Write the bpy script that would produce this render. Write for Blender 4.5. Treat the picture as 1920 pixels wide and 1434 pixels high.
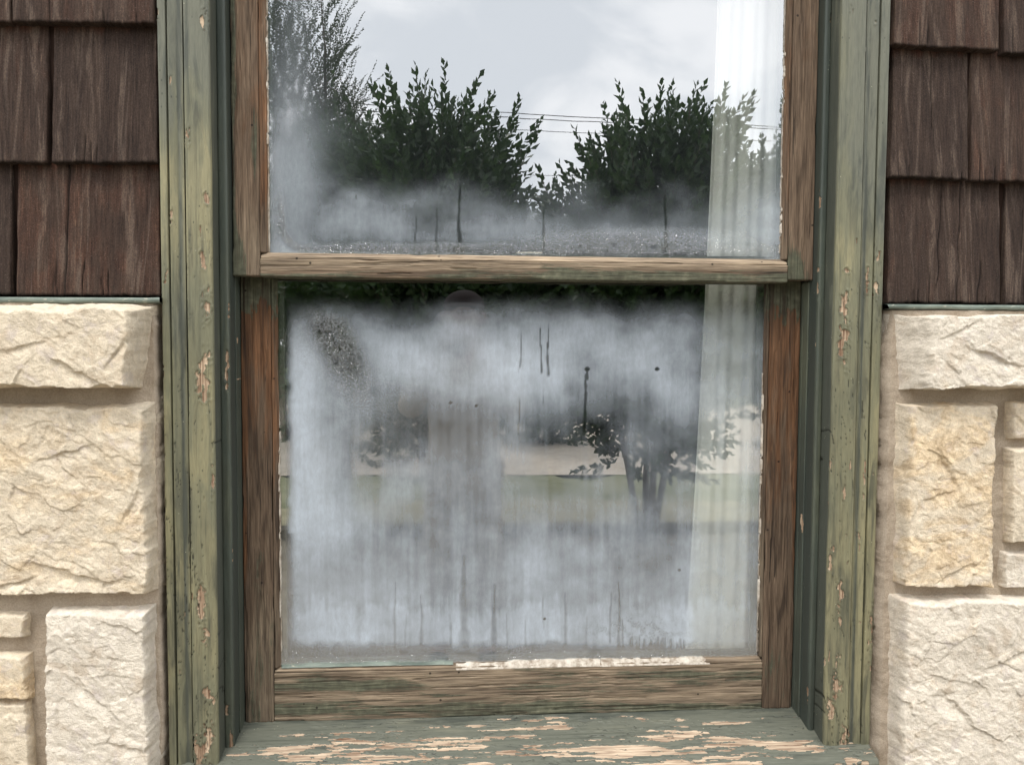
import bpy, math, random
import numpy as np
from mathutils import Matrix, Vector

scene = bpy.context.scene
for _o in list(bpy.data.objects):
    bpy.data.objects.remove(_o)

# ------------------------------------------------------------------ camera
CAM_POS = np.array([0.0, -1.44, 1.5])          # 1.44 m in front of the casing face, eye level 1.5 m
PXW, PXH, FPX = 1920.0, 1434.0, 1440.0
_a = np.array([0.9977, 0.0023, 0.0683]); _a /= np.linalg.norm(_a)
_b = np.array([-0.0042, 0.9989, 0.0475]); _b -= _a * _a.dot(_b); _b /= np.linalg.norm(_b)
_n = np.cross(_a, _b)
CR = np.array([_a[0], _n[0], -_b[0]])
CD = np.array([_a[1], _n[1], -_b[1]])
CF = np.array([_a[2], _n[2], -_b[2]])
cam_data = bpy.data.cameras.new('camera')
cam = bpy.data.objects.new('camera', cam_data)
scene.collection.objects.link(cam)
cam_data.sensor_width = 36.0
cam_data.lens = FPX / PXW * 36.0
cam_data.clip_start = 0.02
cam_data.clip_end = 2000
mw = Matrix.Identity(4)
for i in range(3):
    mw[i][0] = CR[i]; mw[i][1] = -CD[i]; mw[i][2] = -CF[i]; mw[i][3] = CAM_POS[i]
cam.matrix_world = mw
scene.camera = cam

# ------------------------------------------------------------------ world, sun, exposure
SUN_EL, SUN_AZ = math.radians(64), math.radians(200)
world = bpy.data.worlds.new('World')
scene.world = world
world.use_nodes = True
wn = world.node_tree
for _x in list(wn.nodes):
    wn.nodes.remove(_x)
def _w(t, **k):
    nd = wn.nodes.new(t)
    for a, v in k.items():
        setattr(nd, a, v)
    return nd
w_out = _w('ShaderNodeOutputWorld'); w_bg = _w('ShaderNodeBackground')
w_sky = _w('ShaderNodeTexSky', sky_type='NISHITA')
w_sky.sun_disc = False; w_sky.sun_elevation = SUN_EL; w_sky.sun_rotation = SUN_AZ
w_sky.air_density = 1.5; w_sky.dust_density = 3.0
w_tc = _w('ShaderNodeTexCoord')
w_map = _w('ShaderNodeMapping'); w_map.inputs['Scale'].default_value = (1.0, 1.0, 2.2)
w_map.inputs['Location'].default_value = (0.35, 0.1, 0.2)
w_n1 = _w('ShaderNodeTexNoise'); w_n1.inputs['Scale'].default_value = 4.2
w_n1.inputs['Detail'].default_value = 6; w_n1.inputs['Roughness'].default_value = 0.52; w_n1.inputs['Distortion'].default_value = 0.35
w_r = _w('ShaderNodeValToRGB')
w_r.color_ramp.interpolation = 'EASE'
w_r.color_ramp.elements[0].position = 0.40; w_r.color_ramp.elements[0].color = (0.80, 0.83, 0.87, 1)
w_r.color_ramp.elements[1].position = 0.60; w_r.color_ramp.elements[1].color = (1.06, 1.06, 1.07, 1)
w_sc = _w('ShaderNodeVectorMath', operation='SCALE'); w_sc.inputs['Scale'].default_value = 15.5
w_mx = _w('ShaderNodeMixRGB'); w_mx.inputs['Fac'].default_value = 0.94
L = wn.links.new
L(w_tc.outputs['Generated'], w_map.inputs['Vector']); L(w_map.outputs[0], w_n1.inputs['Vector'])
L(w_n1.outputs['Fac'], w_r.inputs['Fac']); L(w_r.outputs['Color'], w_sc.inputs[0])
L(w_sky.outputs['Color'], w_mx.inputs['Color1']); L(w_sc.outputs['Vector'], w_mx.inputs['Color2'])
L(w_mx.outputs['Color'], w_bg.inputs['Color']); w_bg.inputs['Strength'].default_value = 0.11
L(w_bg.outputs[0], w_out.inputs['Surface'])

sun_d = bpy.data.lights.new('sun', 'SUN'); sun_d.energy = 1.5; sun_d.angle = math.radians(12)
sun_d.color = (1.0, 0.96, 0.9)
sun = bpy.data.objects.new('sun', sun_d); scene.collection.objects.link(sun)
sdir = Vector((math.sin(SUN_AZ) * math.cos(SUN_EL), math.cos(SUN_AZ) * math.cos(SUN_EL), math.sin(SUN_EL)))
sun.rotation_euler = sdir.to_track_quat('Z', 'Y').to_euler()

scene.view_settings.view_transform = 'Standard'
scene.view_settings.look = 'None'
scene.view_settings.gamma = 1.0
scene.view_settings.exposure = 0.55

# ------------------------------------------------------------------ helpers
def at(px, py, Y):
    """world point on the vertical plane at depth Y seen at photo position px, py (arrays or numbers)"""
    px = np.asarray(px, float); py = np.asarray(py, float)
    x = (px - PXW / 2) / FPX; y = (py - PXH / 2) / FPX
    d = x[..., None] * CR + y[..., None] * CD + CF
    t = (np.asarray(Y, float) - CAM_POS[1]) / d[..., 1]
    return CAM_POS + d * t[..., None]

def X(px, py, Y): return float(at(px, py, Y)[0])
def Z(px, py, Y): return float(at(px, py, Y)[2])

def proj(P):
    d = P - CAM_POS
    f = d @ CF
    return (d @ CR) / f * FPX + PXW / 2, (d @ CD) / f * FPX + PXH / 2

def _hash(ix, iy, seed):
    h = (ix.astype(np.int64) * 374761393 + iy.astype(np.int64) * 668265263 + seed * 974634777) & 0xffffffff
    h = ((h ^ (h >> 13)) * 1274126177) & 0xffffffff
    h = ((h ^ (h >> 16)) * 2246822519) & 0xffffffff
    h = h ^ (h >> 15)
    return (h & 0xffffff) / float(0x1000000)

def vn(x, y, seed=0):
    x = np.asarray(x, float); y = np.asarray(y, float)
    x, y = np.broadcast_arrays(x, y)
    ix = np.floor(x); iy = np.floor(y); fx = x - ix; fy = y - iy
    fx = fx * fx * fx * (fx * (fx * 6 - 15) + 10); fy = fy * fy * fy * (fy * (fy * 6 - 15) + 10)
    a = _hash(ix, iy, seed); b = _hash(ix + 1, iy, seed); c = _hash(ix, iy + 1, seed); d = _hash(ix + 1, iy + 1, seed)
    return (a + (b - a) * fx) * (1 - fy) + (c + (d - c) * fx) * fy

def fbm(x, y, seed=0, oct=4, gain=0.5):
    s = 0; amp = 1; tot = 0
    x = np.asarray(x, float); y = np.asarray(y, float)
    for o in range(oct):
        c, sn = math.cos(o * 0.9), math.sin(o * 0.9)
        k = 2.03 ** o
        s = s + amp * vn((x * c + y * sn) * k + o * 17.3, (y * c - x * sn) * k + o * 5.1, seed + o * 31)
        tot += amp; amp *= gain
    return s / tot

def sfbm(x, y, seed=0, oct=4, gain=0.5):
    """fbm without rotation, for stretched noise"""
    s = 0; amp = 1; tot = 0
    for o in range(oct):
        k = 2.03 ** o
        s = s + amp * vn(np.asarray(x) * k + o * 17.3, np.asarray(y) * k + o * 5.1, seed + o * 31)
        tot += amp; amp *= gain
    return s / tot

def facets(x, y, seed, tilt=1.0, step=0.5):
    """each cell a small tilted plane, as on split stone"""
    ix = np.floor(x); iy = np.floor(y)
    best = np.full(np.shape(x), 9e9); val = np.zeros(np.shape(x))
    for dx in (-1, 0, 1):
        for dy in (-1, 0, 1):
            cx = ix + dx; cy = iy + dy
            qx = cx + _hash(cx, cy, seed); qy = cy + _hash(cx, cy, seed + 1)
            d = (x - qx) ** 2 + (y - qy) ** 2
            v = (_hash(cx, cy, seed + 2) - .5) * step + tilt * ((x - qx) * (_hash(cx, cy, seed + 3) - .5) + (y - qy) * (_hash(cx, cy, seed + 4) - .5))
            m = d < best
            best = np.where(m, d, best); val = np.where(m, v, val)
    return val

def sst(e0, e1, x):
    t = np.clip((x - e0) / (e1 - e0), 0, 1)
    return t * t * (3 - 2 * t)

def tag(o, label=None, cat=None, group=None, kind=None):
    if label: o['label'] = label
    if cat: o['category'] = cat
    if group: o['group'] = group
    if kind: o['kind'] = kind
    return o

def thing(name, loc, label, cat, group=None):
    o = bpy.data.objects.new(name, None)
    o.empty_display_size = 0.05
    scene.collection.objects.link(o)
    o.location = loc
    return tag(o, label, cat, group)

def mesh_obj(name, V, faces, mat, parent=None, attrs=None, smooth=True):
    """faces: (n,4) or (n,3) array or list of tuples; V in world coordinates"""
    V = np.asarray(V, float).reshape(-1, 3)
    if parent is not None:
        V = V - np.array(parent.location)
    me = bpy.data.meshes.new(name)
    if isinstance(faces, np.ndarray):
        n, k = faces.shape
        me.vertices.add(len(V)); me.vertices.foreach_set('co', V.ravel())
        me.loops.add(n * k); me.loops.foreach_set('vertex_index', faces.ravel().astype(np.int32))
        me.polygons.add(n)
        me.polygons.foreach_set('loop_start', (np.arange(n) * k).astype(np.int32))
        me.polygons.foreach_set('loop_total', np.full(n, k, np.int32))
        me.update(calc_edges=True)
    else:
        me.from_pydata(V.tolist(), [], [tuple(int(i) for i in f) for f in faces])
    me.validate()
    if smooth:
        me.polygons.foreach_set('use_smooth', np.ones(len(me.polygons), bool))
    for k, v in (attrs or {}).items():
        at_ = me.attributes.new(k, 'FLOAT', 'POINT')
        at_.data.foreach_set('value', np.asarray(v, np.float32).ravel())
    me.materials.append(mat)
    o = bpy.data.objects.new(name, me)
    scene.collection.objects.link(o)
    if parent is not None:
        o.parent = parent
    return o

def grid_faces(nu, nv):
    i = np.arange(nu - 1)[:, None] * nv + np.arange(nv - 1)[None, :]
    return np.stack([i, i + nv, i + nv + 1, i + 1], -1).reshape(-1, 4)

def pad_back(P, back, c=0.0):
    """give a front sheet P (nu,nv,3) a rim that runs back to depth `back`"""
    if c > 0:
        Q = np.pad(P, ((1, 1), (1, 1), (0, 0)), mode='edge')
        Q[0, :, 0] -= c * .5; Q[-1, :, 0] += c * .5; Q[:, 0, 2] += np.sign(P[0, 0, 2] - P[0, -1, 2]) * c * .5; Q[:, -1, 2] -= np.sign(P[0, 0, 2] - P[0, -1, 2]) * c * .5
        for s in ((0, slice(None)), (-1, slice(None)), (slice(None), 0), (slice(None), -1)):
            Q[s][..., 1] += c
        P = Q
    Q = np.pad(P, ((1, 1), (1, 1), (0, 0)), mode='edge')
    for s in ((0, slice(None)), (-1, slice(None)), (slice(None), 0), (slice(None), -1)):
        Q[s][..., 1] = back
    return Q

def resample(prof, step):
    out = []
    for (a, b) in zip(prof[:-1], prof[1:]):
        L_ = math.hypot(b[0] - a[0], b[1] - a[1]); k = max(1, int(round(L_ / step)))
        for i in range(k):
            t = i / k
            out.append((a[0] + (b[0] - a[0]) * t, a[1] + (b[1] - a[1]) * t))
    out.append(prof[-1])
    return np.array(out)

def sweep(name, axis, prof, s0, s1, mat, parent, step=0.002, lstep=0.003, attrfn=None, dispfn=None, shear=0.0, endfn=None):
    """a member of constant section. axis 'Z': prof = (x, Y) swept from z=s0 to s1; axis 'X': prof = (z, Y) swept from x=s0 to s1.
    dispfn(px,py,A,S) gives inward displacement along the section normal; shear drops/raises 'across' along the length"""
    pr = resample(prof, step)
    n = max(2, int(abs(s1 - s0) / lstep))
    s = np.linspace(s0, s1, n)
    A = np.repeat(pr[:, 0][:, None], n, 1); Yv = np.repeat(pr[:, 1][:, None], n, 1); S = np.repeat(s[None, :], len(pr), 0)
    A = A + shear * (S - s0)
    if endfn is not None: S = endfn(A, S)
    tx = np.gradient(pr[:, 0]); ty = np.gradient(pr[:, 1]); ln = np.hypot(tx, ty) + 1e-9
    nx, ny = ty / ln, -tx / ln
    cx, cy = pr[:, 0].mean(), pr[:, 1].mean()
    if np.mean(nx * (pr[:, 0] - cx) + ny * (pr[:, 1] - cy)) > 0: nx, ny = -nx, -ny     # pointing inward
    def P3(A, Yv, S): return np.stack([A, Yv, S], -1) if axis == 'Z' else np.stack([S, Yv, A], -1)
    P = P3(A, Yv, S)
    px, py = proj(P)
    at_ = attrfn(px, py, A, S, Yv) if attrfn else {}
    if dispfn is not None:
        d = dispfn(px, py, A, S, at_)
        A = A + nx[:, None] * d; Yv = Yv + ny[:, None] * d
        P = P3(A, Yv, S)
    f = grid_faces(P.shape[0], P.shape[1])
    o = mesh_obj(name, P, f, mat, parent, at_)
    import bmesh
    bm = bmesh.new(); bm.from_mesh(o.data); bm.verts.ensure_lookup_table()
    nu, nv = P.shape[0], P.shape[1]
    for j in (0, nv - 1):
        try: bm.faces.new([bm.verts[i * nv + j] for i in range(nu)])
        except Exception: pass
    bmesh.ops.recalc_face_normals(bm, faces=bm.faces)
    bm.to_mesh(o.data); bm.free()
    for p in o.data.polygons:
        if len(p.vertices) > 4: p.use_smooth = False
    return o

def rectprof(a0, a1, y0, y1, c=0.0015):
    return [(a0, y1), (a0, y0 + c), (a0 + c, y0), (a1 - c, y0), (a1, y0 + c), (a1, y1)]

def tube(pts, rad, seg=8):
    """tapered tube through pts; returns verts, faces"""
    pts = [Vector(p) for p in pts]; V = []; F = []
    up = Vector((0.13, 0.31, 0.94))
    for i, p in enumerate(pts):
        d = (pts[min(i + 1, len(pts) - 1)] - pts[max(i - 1, 0)]).normalized()
        u = d.cross(up)
        if u.length < 1e-3: u = d.cross(Vector((1, 0, 0)))
        u.normalize(); w = d.cross(u)
        r = rad[i] if hasattr(rad, '__len__') else rad
        for k in range(seg):
            a = 2 * math.pi * k / seg
            V.append(tuple(p + (u * math.cos(a) + w * math.sin(a)) * r))
    for i in range(len(pts) - 1):
        for k in range(seg):
            a = i * seg + k; b = i * seg + (k + 1) % seg
            F.append((a, b, b + seg, a + seg))
    F.append(tuple(range(seg - 1, -1, -1))); F.append(tuple((len(pts) - 1) * seg + k for k in range(seg)))
    return V, F

class Acc:
    def __init__(s): s.V = []; s.F = []
    def add(s, V, F):
        o = len(s.V); s.V += [tuple(v) for v in V]; s.F += [tuple(i + o for i in f) for f in F]
    def box(s, a, b):
        (x0, y0, z0), (x1, y1, z1) = a, b
        s.add([(x0, y0, z0), (x1, y0, z0), (x1, y1, z0), (x0, y1, z0), (x0, y0, z1), (x1, y0, z1), (x1, y1, z1), (x0, y1, z1)],
              [(0, 3, 2, 1), (4, 5, 6, 7), (0, 1, 5, 4), (1, 2, 6, 5), (2, 3, 7, 6), (3, 0, 4, 7)])
    def obj(s, name, mat, parent=None, smooth=False): return mesh_obj(name, s.V, s.F, mat, parent, smooth=smooth)

# ------------------------------------------------------------------ materials
def srgb(r, g, b):
    f = lambda c: ((c / 255 + 0.055) / 1.055) ** 2.4 if c > 10 else c / 255 / 12.92
    return (f(r), f(g), f(b), 1.0)

class NM:
    def __init__(s, name, rough=0.8, spec=0.3):
        s.m = bpy.data.materials.new(name); s.m.use_nodes = True
        s.t = s.m.node_tree; s.bsdf = s.t.nodes['Principled BSDF']; s.out = s.t.nodes['Material Output']
        s.bsdf.inputs['Roughness'].default_value = rough
        s.bsdf.inputs['Specular IOR Level'].default_value = spec
        s.tc = s.t.nodes.new('ShaderNodeTexCoord').outputs['Object']
    def L(s, a, b): s.t.links.new(a, b)
    def setv(s, sock, v):
        if isinstance(v, bpy.types.NodeSocket): s.L(v, sock)
        else: sock.default_value = v
    def node(s, t, **k):
        n = s.t.nodes.new(t)
        for a, v in k.items(): setattr(n, a, v)
        return n
    def vec(s, scale=(1, 1, 1), loc=(0, 0, 0)):
        n = s.node('ShaderNodeMapping'); n.inputs['Scale'].default_value = scale; n.inputs['Location'].default_value = loc
        s.L(s.tc, n.inputs['Vector']); return n.outputs[0]
    def noise(s, scale=(1, 1, 1), detail=4, rough=0.55, dist=0.0, loc=(0, 0, 0)):
        n = s.node('ShaderNodeTexNoise'); n.inputs['Scale'].default_value = 1.0
        n.inputs['Detail'].default_value = detail; n.inputs['Roughness'].default_value = rough; n.inputs['Distortion'].default_value = dist
        if not hasattr(scale, '__len__'): scale = (scale,) * 3
        s.L(s.vec(scale, loc), n.inputs['Vector']); return n.outputs['Fac']
    def voro(s, scale, feature='F1', out='Distance', rand=1.0):
        n = s.node('ShaderNodeTexVoronoi', feature=feature); n.inputs['Scale'].default_value = 1.0; n.inputs['Randomness'].default_value = rand
        if not hasattr(scale, '__len__'): scale = (scale,) * 3
        s.L(s.vec(scale), n.inputs['Vector']); return n.outputs[out]
    def attr(s, name): return s.node('ShaderNodeAttribute', attribute_name=name).outputs['Fac']
    def ma(s, op, a, b=0.0, c=0.0, clamp=False):
        n = s.node('ShaderNodeMath', operation=op); n.use_clamp = clamp
        s.setv(n.inputs[0], a); s.setv(n.inputs[1], b); s.setv(n.inputs[2], c); return n.outputs[0]
    def step(s, x, e0, e1):
        n = s.node('ShaderNodeMapRange', interpolation_type='SMOOTHSTEP')
        s.setv(n.inputs['Value'], x); n.inputs['From Min'].default_value = e0; n.inputs['From Max'].default_value = e1
        return n.outputs['Result']
    def mix(s, f, a, b, mode='MIX'):
        n = s.node('ShaderNodeMixRGB', blend_type=mode)
        s.setv(n.inputs['Fac'], f); s.setv(n.inputs['Color1'], a); s.setv(n.inputs['Color2'], b); return n.outputs[0]
    def ramp(s, f, stops):
        n = s.node('ShaderNodeValToRGB'); e = n.color_ramp.elements
        while len(e) < len(stops): e.new(0.5)
        for i, (p, c) in enumerate(stops): e[i].position = p; e[i].color = c
        s.L(f, n.inputs['Fac']); return n.outputs['Color']
    def bump(s, h, strength=0.5, dist=0.002):
        n = s.node('ShaderNodeBump'); n.inputs['Strength'].default_value = strength; n.inputs['Distance'].default_value = dist
        s.L(h, n.inputs['Height']); s.L(n.outputs[0], s.bsdf.inputs['Normal']); return n
    def color(s, c): s.setv(s.bsdf.inputs['Base Color'], c)

def plain(name, col, rough=0.7, spec=0.3, var=0.15, scale=20, metallic=0.0):
    m = NM(name, rough, spec); n = m.noise(scale, 5)
    lo = tuple(c * (1 - var) for c in col[:3]) + (1,); hi = tuple(c * (1 + var) for c in col[:3]) + (1,)
    m.color(m.ramp(n, [(0.3, lo), (0.7, hi)])); m.bump(n, 0.2, 0.001)
    m.bsdf.inputs['Metallic'].default_value = metallic
    return m.m

def gs(axis, across, along):
    """anisotropic noise scale for grain running along axis"""
    return (across, across, along) if axis == 'Z' else (along, across, across)

def wood_mat(name, axis, bright=1.0, dark=0.3):
    """weathered sash wood: attribute tone 0 grey .. 1 orange brown, attribute paint = old green paint left on it"""
    m = NM(name, 0.78, 0.25)
    tone = m.attr('tone'); paint = m.attr('paint')
    n1 = m.noise(gs(axis, 90, 5), 5, 0.6, 0.25)
    n2 = m.noise(gs(axis, 420, 14), 5, 0.7, 0.1)
    n3 = m.noise(gs(axis, 35, 6), 5, 0.6, 0.8, (3, 1, 2))
    B = lambda r, g, b: tuple(min(1, c * bright) for c in srgb(r, g, b)[:3]) + (1,)
    grey = m.ramp(m.ma('ADD', m.ma('MULTIPLY', n1, 0.45), m.ma('MULTIPLY', n2, 0.55)), [(0.28, B(66, 58, 49)), (0.43, B(118, 104, 88)), (0.56, B(154, 137, 115)), (0.72, B(204, 184, 160))])
    brown = m.ramp(m.ma('ADD', m.ma('MULTIPLY', n1, 0.45), m.ma('MULTIPLY', n2, 0.55)), [(0.29, B(56, 47, 39)), (0.43, B(100, 83, 68)), (0.56, B(131, 111, 92)), (0.72, B(180, 155, 131))])
    orange = m.mix(1.0, brown, (1.06, 0.76, 0.56, 1), 'MULTIPLY')
    col = m.mix(m.step(tone, 0.0, 0.5), grey, brown)
    col = m.mix(m.step(m.ma('ADD', tone, m.ma('MULTIPLY', m.ma('SUBTRACT', n3, 0.5), 0.9)), 0.64, 1.0), col, orange)
    # old paint
    pm = m.step(m.ma('ADD', paint, m.ma('ADD', m.ma('MULTIPLY', m.ma('SUBTRACT', n3, 0.5), 1.2), m.ma('MULTIPLY', m.ma('SUBTRACT', n2, 0.5), 1.0))), 0.36, 0.54)
    pc = m.ramp(m.noise(60, 5, 0.6), [(0.3, srgb(60, 64, 53)), (0.55, srgb(84, 88, 72)), (0.75, srgb(110, 110, 92))])
    col = m.mix(m.ma('MULTIPLY', pm, 0.88), col, pc)
    # checks
    cr = m.step(m.noise(gs(axis, 230, 5), 3, 0.55, 0.4, (7, 3, 1)), 0.36, 0.30)
    col = m.mix(m.ma('MULTIPLY', cr, 0.75), col, srgb(30, 25, 20))
    dk = m.step(m.noise(gs(axis, 48, 4), 5, 0.6, 0.6, (9, 2, 4)), 0.50, 0.66)
    col = m.mix(m.ma('MULTIPLY', dk, dark), col, srgb(52, 42, 34))
    fl = m.noise(gs(axis, 300, 7), 3, 0.6, 0.15, (1, 5, 9))
    col = m.mix(0.75, col, m.ramp(fl, [(0.34, (0.50, 0.48, 0.46, 1)), (0.44, (0.95, 0.95, 0.95, 1)), (0.62, (1.05, 1.05, 1.05, 1)), (0.70, (1.35, 1.33, 1.30, 1))]), 'MULTIPLY')
    col = m.mix(m.ma('MULTIPLY', m.step(m.voro(28), .085, .05), .85), col, srgb(22, 18, 15))
    m.color(col)
    h = m.ma('ADD', m.ma('MULTIPLY', n2, 0.7), m.ma('MULTIPLY', cr, -0.9))
    h = m.ma('ADD', h, m.ma('MULTIPLY', fl, 0.9)); h = m.ma('ADD', h, m.ma('MULTIPLY', pm, 0.35))
    m.bump(h, 0.8, 0.0016)
    return m.m

def paint_mat(name, axis, c_lo, c_mid, c_hi, bare=((136, 112, 90), (196, 174, 148)), rough=0.5, spots=True):
    """old green oil paint: attribute chip = paint gone, crk = split line, olive = yellowed patches, grime = dirt plus recess shade put into the colour"""
    m = NM(name, rough, 0.4)
    chip = m.attr('chip'); olive = m.attr('olive'); grime_shade = m.attr('grime_shade')
    n1 = m.noise(gs(axis, 26, 5), 6, 0.6, 0.5); n2 = m.noise(gs(axis, 300, 40), 4, 0.6); n3 = m.noise(gs(axis, 70, 9), 5, 0.62, 0.7, (2, 5, 1))
    base = m.mix(m.step(m.ma('ADD', olive, m.ma('MULTIPLY', m.ma('SUBTRACT', n1, 0.5), 1.1)), 0.25, 0.75), c_lo, c_mid)
    base = m.mix(m.step(m.ma('ADD', olive, m.ma('MULTIPLY', m.ma('SUBTRACT', n3, 0.5), 1.3)), 0.65, 1.05), base, c_hi)
    g = m.step(m.ma('ADD', grime_shade, m.ma('MULTIPLY', m.ma('SUBTRACT', n3, 0.5), 2.2)), 0.30, 0.95)
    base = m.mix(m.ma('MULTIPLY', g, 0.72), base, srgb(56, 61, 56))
    strk = m.step(m.noise(gs(axis, 150, 4), 5, 0.7, 0.6, (6, 6, 2)), 0.50, 0.68)
    base = m.mix(m.ma('MULTIPLY', strk, 0.45), base, srgb(58, 62, 52))
    base = m.mix(0.35, base, m.ramp(n2, [(0.3, (0.55, 0.55, 0.55, 1)), (0.7, (1.25, 1.25, 1.25, 1))]), 'MULTIPLY')
    if spots:
        sp = m.step(m.voro(gs(axis, 95, 55)), 0.17, 0.06)
        sp = m.ma('MULTIPLY', sp, m.step(m.noise(14, 3), 0.50, 0.62))
        base = m.mix(m.ma('MULTIPLY', sp, 0.7), base, srgb(38, 44, 36))
        pale = m.ma('MULTIPLY', m.step(m.voro(gs(axis, 130, 90)), 0.12, 0.05), m.step(m.noise(19, 3, 0.5, 0, (4, 4, 4)), 0.55, 0.66))
        base = m.mix(m.ma('MULTIPLY', pale, 0.7), base, srgb(190, 190, 160))
    w2 = m.noise(gs(axis, 380, 14), 4, 0.65); w1 = m.noise(gs(axis, 60, 10), 4, 0.6)
    wood = m.ramp(m.ma('ADD', m.ma('MULTIPLY', w2, 0.6), m.ma('MULTIPLY', w1, 0.4)), [(0.36, srgb(96, 68, 50)), (0.46, srgb(*bare[0])), (0.6, srgb(*bare[1]))])
    cm = m.step(chip, 0.45, 0.6)
    edge = m.ma('MULTIPLY', m.step(chip, 0.18, 0.42), m.step(chip, 0.62, 0.5))
    col = m.mix(cm, base, wood)
    col = m.mix(m.ma('MULTIPLY', edge, 0.22), col, srgb(60, 60, 48))
    col = m.mix(m.ma('MULTIPLY', m.attr('crk'), 0.85), col, srgb(28, 28, 22))
    m.color(col)
    m.setv(m.bsdf.inputs['Roughness'], m.ma('ADD', rough, m.ma('MULTIPLY', cm, 0.3)))
    h = m.ma('ADD', m.ma('MULTIPLY', n2, 0.25), m.ma('MULTIPLY', m.ma('MULTIPLY', cm, w2), 0.8))
    h = m.ma('ADD', h, m.ma('MULTIPLY', n3, 0.5))
    m.bump(h, 0.5, 0.0012)
    return m.m

def stone_mat(name, tint, ochre, stain=0.2):
    m = NM(name, 0.85, 0.25)
    n1 = m.noise(11, 6, 0.6, 0.6); n2 = m.noise(70, 6, 0.65, 0.3); n3 = m.noise((9, 9, 13), 5, 0.6, 1.0, (5, 2, 9)); n4 = m.noise(420, 3, 0.7)
    c = m.ramp(n1, [(0.3, tuple(x * 0.86 for x in tint[:3]) + (1,)), (0.65, tint)])
    o = m.step(m.ma('ADD', n3, (ochre - 0.5) * 0.5), 0.46, 0.68)
    c = m.mix(m.ma('MULTIPLY', o, min(1, 0.20 + ochre * 0.6)), c, m.ramp(n2, [(0.35, srgb(196, 160, 112)), (0.6, srgb(232, 206, 164))]))
    g = m.step(m.noise(17, 5, 0.6, 1.2, (1, 8, 3)), 0.56, 0.72)
    c = m.mix(m.ma('MULTIPLY', g, stain), c, srgb(150, 146, 142))
    c = m.mix(0.65, c, m.ramp(n2, [(0.3, (0.70, 0.69, 0.67, 1)), (0.62, (1.12, 1.12, 1.12, 1))]), 'MULTIPLY')
    c = m.mix(0.5, c, m.ramp(n4, [(0.3, (0.66, 0.65, 0.64, 1)), (0.7, (1.12, 1.12, 1.12, 1))]), 'MULTIPLY')
    c = m.mix(m.ma('MULTIPLY', m.step(m.noise(26, 4, .6, .8, (2, 7, 1)), .52, .68), .30), c, srgb(176, 150, 120))
    c = m.mix(m.ma('MULTIPLY', m.step(m.noise(33, 4, .6, .5, (8, 1, 4)), .54, .70), .35), c, srgb(190, 178, 178))
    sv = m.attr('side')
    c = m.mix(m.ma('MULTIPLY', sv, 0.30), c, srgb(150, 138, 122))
    m.color(c)
    h = m.ma('ADD', m.ma('MULTIPLY', n2, 1.0), m.ma('MULTIPLY', n4, 0.35))
    h = m.ma('ADD', h, m.ma('MULTIPLY', m.noise(190, 5, 0.7, 0.5), 0.5))
    m.bump(h, 0.9, 0.0045)
    return m.m

# ================================================================== SHINGLE WALLS
def shingle_mat():
    m = NM('shingle_wood', 0.82, 0.2)
    rnd = m.node('ShaderNodeObjectInfo').outputs['Random']
    n1 = m.noise((70, 40, 4), 5, 0.6, 0.7); n2 = m.noise((430, 200, 9), 4, 0.68, 0.3); n3 = m.noise((22, 12, 7), 4, 0.6, 0.9, (3, 3, 1)); n4 = m.noise(650, 3, 0.7)
    s = m.ma('ADD', m.ma('MULTIPLY', n1, 0.45), m.ma('MULTIPLY', n2, 0.55))
    c = m.ramp(s, [(0.28, srgb(24, 19, 16)), (0.44, srgb(50, 39, 33)), (0.60, srgb(67, 54, 46)), (0.76, srgb(130, 110, 94))])
    red = m.step(m.ma('ADD', n3, m.ma('MULTIPLY', m.ma('SUBTRACT', rnd, 0.5), 0.25)), 0.52, 0.72)
    c = m.mix(m.ma('MULTIPLY', red, 0.55), c, m.mix(1.0, c, (1.22, 0.88, 0.76, 1), 'MULTIPLY'))
    c = m.mix(1.0, c, m.ramp(rnd, [(0.0, (0.82, 0.82, 0.84, 1)), (1.0, (1.15, 1.10, 1.07, 1))]), 'MULTIPLY')
    lt = m.step(m.noise((46, 30, 3), 5, 0.65, 0.8, (6, 2, 8)), 0.50, 0.66)
    c = m.mix(m.ma('MULTIPLY', lt, 0.45), c, srgb(112, 97, 86))
    dk_ = m.step(m.noise((30, 20, 5), 4, 0.6, 1.0, (1, 9, 3)), 0.52, 0.68)
    c = m.mix(m.ma('MULTIPLY', dk_, 0.45), c, srgb(40, 30, 26))
    c = m.mix(m.ma('MULTIPLY', m.step(m.attr('top'), 0.55, 1.0), 0.35), c, srgb(92, 50, 34))
    wear = m.ma('MULTIPLY', m.step(n4, 0.60, 0.72), m.step(n3, 0.42, 0.55))
    c = m.mix(m.ma('MULTIPLY', wear, 0.5), c, srgb(150, 134, 122))
    c = m.mix(0.8, c, m.ramp(m.noise((420, 420, 260), 3, .75), [(.36, (.6, .6, .6, 1)), (.64, (1.35, 1.35, 1.35, 1))]), 'MULTIPLY')
    c = m.mix(m.ma('MULTIPLY', m.attr('crk'), 0.9), c, srgb(14, 10, 9))
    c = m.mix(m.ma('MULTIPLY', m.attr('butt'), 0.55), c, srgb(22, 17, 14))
    m.color(c)
    h = m.ma('ADD', m.ma('MULTIPLY', n2, 1.0), m.ma('MULTIPLY', n1, 0.5)); h = m.ma('ADD', h, m.ma('MULTIPLY', n4, 0.25))
    m.bump(h, 0.9, 0.0022)
    return m.m
MAT_SH = shingle_mat()
MAT_DARK = plain('tar_paper', srgb(46, 34, 29), 0.9, 0.1)
MAT_DK2 = plain('dark_gap_wood', srgb(40, 36, 30), 0.9, 0.1)

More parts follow.
